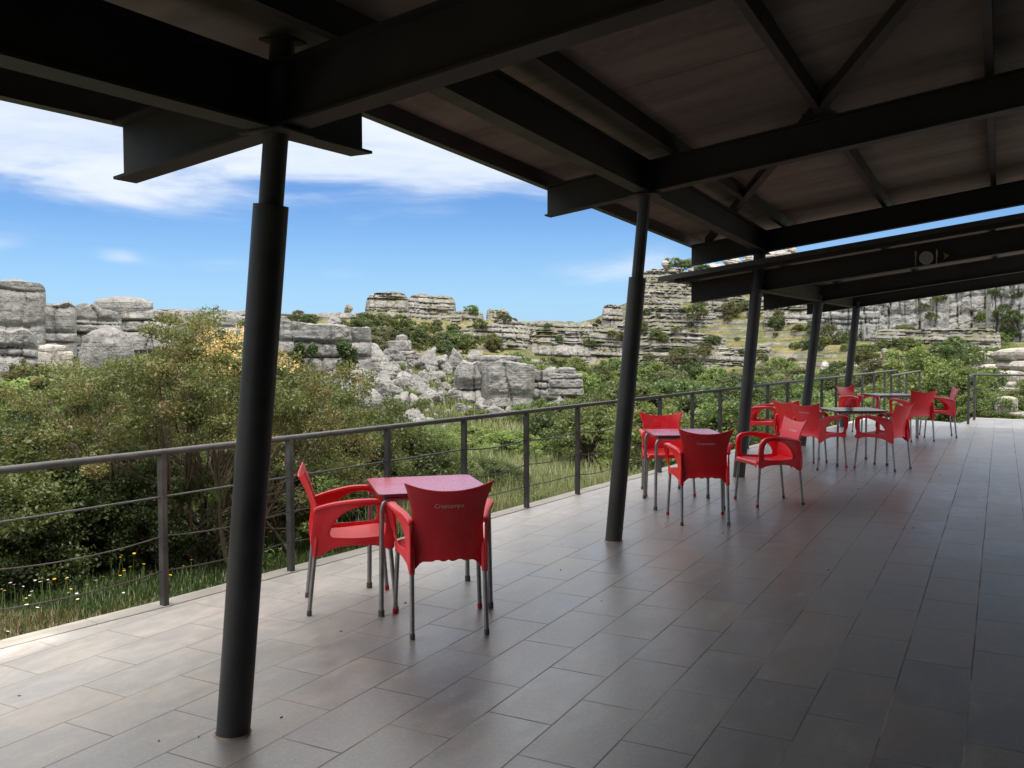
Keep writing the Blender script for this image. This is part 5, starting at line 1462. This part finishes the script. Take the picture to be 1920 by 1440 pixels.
# ------------------------------------------------------------------ grass and flowers
def grass(name, n, region, h, w, mat, seed, clump=0.0):
    r = np.random.default_rng(seed)
    X = []; tot = 0
    while tot < n:
        px = r.uniform(region[0], region[1], n); d = region[2] * (region[3] / region[2]) ** r.random(n)
        lat = (px - 960) / F_PX * d
        x = lat * RGT0[0] + d * sy_; y = lat * RGT0[1] + d * cy_
        xe = np.interp(y, EY, EX)
        ok = (x < xe - 0.015) | (y > 21.6)
        if clump:
            ok &= (fbm(np.stack([x, y, np.zeros_like(x)], -1) * 0.9, seed, 3) + r.uniform(-.6, .6, n)) > clump - 0.5
        X.append(np.stack([x[ok], y[ok]], -1)); tot += ok.sum()
    X = np.concatenate(X)[:n]; z = ground(X[:, 0], X[:, 1])
    P = np.stack([X[:, 0], X[:, 1], z - .01], -1)
    dist = np.hypot(X[:, 0], X[:, 1])
    hh = h * np.exp(r.normal(0, .35, n)); a = r.uniform(0, 6.283, n); lean = r.uniform(.1, .6, n) * hh
    edge = np.clip((np.interp(X[:, 1], EY, EX) - X[:, 0]) / 0.7, 0.25, 1.0); hh = hh * edge
    D = np.stack([np.cos(a), np.sin(a), np.zeros(n)], -1); S = np.stack([-np.sin(a), np.cos(a), np.zeros(n)], -1) * (w * (0.6 + dist / 14))[:, None]
    mid = P + D * (lean * .35)[:, None] + np.array([0, 0, 1]) * (hh * .6)[:, None]
    tip = P + D * lean[:, None] + np.array([0, 0, 1]) * hh[:, None]
    V = np.stack([P - S, P + S, mid + S * .7, mid - S * .7, tip], 1).reshape(-1, 3)
    b = 5 * np.arange(n)
    q = np.stack([b, b + 1, b + 2, b + 3], -1); t3 = np.stack([b + 3, b + 2, b + 4], -1)
    me = mesh_np(name, V, [q, t3])
    at = me.attributes.new('tint', 'FLOAT', 'POINT')
    tn = np.clip(0.5 + 0.45 * fbm(P * 0.8, seed + 3, 3) + r.uniform(-.3, .3, n), 0, 1)
    at.data.foreach_set('value', np.repeat(tn, 5).astype(np.float32))
    o = obj(name, me, MAT[mat]); tag(o, kind='stuff')
    return o
tag(grass('short_grass', 60000, (-150, 700, 4.4, 11), 0.062, .0030, 'grass_green', 1), 'short dark green grass along the left terrace edge', 'grass')
tag(grass('dry_edge_grass', 14000, (-150, 420, 4.4, 6.0), 0.06, .0028, 'grass_straw', 2, 0.35), 'dry yellow grass fringe along the left terrace edge', 'grass')
tag(grass('meadow_grass', 80000, (680, 1300, 8.5, 30), 0.21, .0034, 'grass_dry', 3), 'tall pale meadow grass with seed heads behind the railing', 'grass')
tag(grass('green_undergrowth', 50000, (400, 1400, 8, 30), 0.17, .0042, 'grass_green', 4), 'green undergrowth between the meadow grass', 'grass')
tag(grass('scrub_grass', 44000, (-200, 2000, 18, 70), 0.19, .007, 'grass_green', 5), 'green grass and herbs on the valley floor', 'grass')

def flower_mesh(mat, pet, hgt, seed):
    r = np.random.default_rng(seed); mb = MB()
    mb.tube([(0, 0, 0), (.01, .004, hgt * .6), (.018, .0, hgt)], .0022, 5)
    ns = len(mb.f)
    n = 9; c = (.018, 0, hgt)
    for k in range(n):
        a = 6.283 * k / n; d = np.array([math.cos(a), math.sin(a), .25]); s = np.array([-math.sin(a), math.cos(a), 0]) * pet * .28
        mb.add([c, c + d * pet * .6 + s, c + d * pet, c + d * pet * .6 - s], [(0, 1, 2, 3)])
    npet = len(mb.f)
    th = np.linspace(0, 6.283, 7)[:-1]
    mb.add([(c[0] + .30 * pet * math.cos(t), .30 * pet * math.sin(t), hgt + pet * .12) for t in th] + [(c[0], 0, hgt + pet * .3)], [(i, (i + 1) % 6, 6) for i in range(6)])
    me = mb.mesh('flower'); me.materials.append(MAT['stem_green']); me.materials.append(MAT[mat]); me.materials.append(MAT['petal_yellow'])
    mi = np.zeros(len(me.polygons), np.int32); mi[ns:npet] = 1; mi[npet:] = 2; me.polygons.foreach_set('material_index', mi)
    return me
FY = [flower_mesh('petal_yellow', .0125, h_, i) for i, h_ in enumerate((.13, .18, .22))]
FW = [flower_mesh('petal_white', .0105, h_, i + 9) for i, h_ in enumerate((.11, .15, .18))]
rf = random.Random(4)
def flower(px, py, kind, label, group):
    # the photographed head; the stem foot stands on the ground below it
    P, d = hit(px, py + 20)
    me = rf.choice(FY if kind == 'y' else FW)
    o = bpy.data.objects.new('daisy' if kind == 'w' else 'yellow_flower', me); COL.objects.link(o)
    o.location = P; o.rotation_euler = (rf.uniform(-.25, .25), rf.uniform(-.25, .25), rf.uniform(0, 6.28))
    s = rf.uniform(.8, 1.25); o.scale = (s, s, s)
    tag(o, label, 'flower', group)
for (px, py) in ((97, 1096), (110, 1099), (128, 1106), (30, 1090), (222, 1049), (233, 1065), (240, 1082), (250, 1074), (221, 1069), (286, 1044), (294, 1061), (231, 1086), (229, 1083), (221, 1109), (270, 1077), (136, 1113), (162, 1135), (181, 1121),
                 (316, 1083), (357, 1086), (357, 1098), (337, 1083), (313, 1094), (41, 1079), (12, 1066), (50, 1132), (12, 1134)):
    flower(px, py, 'y', 'yellow flower in the dark grass near the first railing post', 'yellow flowers near the first post')
for (px, py) in ((508, 1003), (520, 1000), (515, 1012), (528, 1018), (545, 1008), (556, 1015), (570, 1022), (513, 1032), (510, 1028), (500, 990), (560, 1008), (585, 1000), (590, 1018)):
    flower(px, py, 'y', 'yellow flower behind the left chair of the nearest table', 'yellow flowers behind the left chair')
for (px, py) in ((55, 1092), (74, 1050), (60, 1112), (36, 1120), (28, 1125), (22, 1119), (78, 1117), (76, 1123), (113, 1112), (132, 1119), (143, 1125), (165, 1121), (190, 1121), (144, 1141), (152, 1147), (46, 1168), (58, 1172), (5, 1124), (12, 1122), (3, 1136), (80, 1112), (58, 1119), (237, 1130),
                 (10, 1196), (100, 1128), (88, 1104)):
    flower(px, py, 'w', 'white daisy in the grass at the lower left', 'white daisies at the lower left')

# a few shrubs rooted in the right cliff and the long bedded cliff
scatter(12, (880, 1180, 606, 668), (80, 128), (.7, 1.7), (.6, 1.0), ['leaf_dark', 'leaf_olive', 'leaf_mid'], 'shrub rooted in the long bedded cliff', 'shrubs on the long bedded cliff', 21)
scatter(14, (1640, 1920, 545, 640), (80, 128), (.8, 2.0), (.6, .9), ['leaf_dark', 'leaf_mid'], 'shrub rooted in the right cliff', 'shrubs in the right cliff', 22)
rs_ = random.Random(31)
for i in range(170):
    px, py = rs_.uniform(625, 1090), rs_.uniform(682, 806)
    if py > 775 + (px - 630) * .07: continue
    w = rs_.uniform(11, 30); boulder(px, py, w, w * rs_.uniform(.55, .8), 'pale grey boulder in the tumbled heap between ivy block and large block', 'boulders tumbled in the left heap', i)

# dry leaf bits and grit blown over the tiles
def debris():
    r = np.random.default_rng(12); mb = MB()
    for k in range(80):
        y = r.uniform(1.2, 14); x = r.uniform(-4.1, 1.0)
        if x < np.interp(y, EY, EX) + .15: continue
        a = r.uniform(0, 6.28); L = r.uniform(.002, .008); w = L * r.uniform(.25, .6)
        d = np.array((math.cos(a), math.sin(a))); n = np.array((-d[1], d[0])); c = np.array((x, y)); h = r.uniform(.002, .006)
        P = [c - d * L, c + n * w, c + d * L, c - n * w]
        mb.hexa([(p[0], p[1], .0005) for p in P] + [(p[0] + n[0] * .002, p[1] + n[1] * .002, h * q_) for p, q_ in zip(P, (1.4, .6, 1.2, .7))])
    tag(mb.build('fallen_leaf_bits', MAT['soil']), 'tiny dry leaf bits and grit scattered over the tiles', 'debris', kind='stuff')
debris()
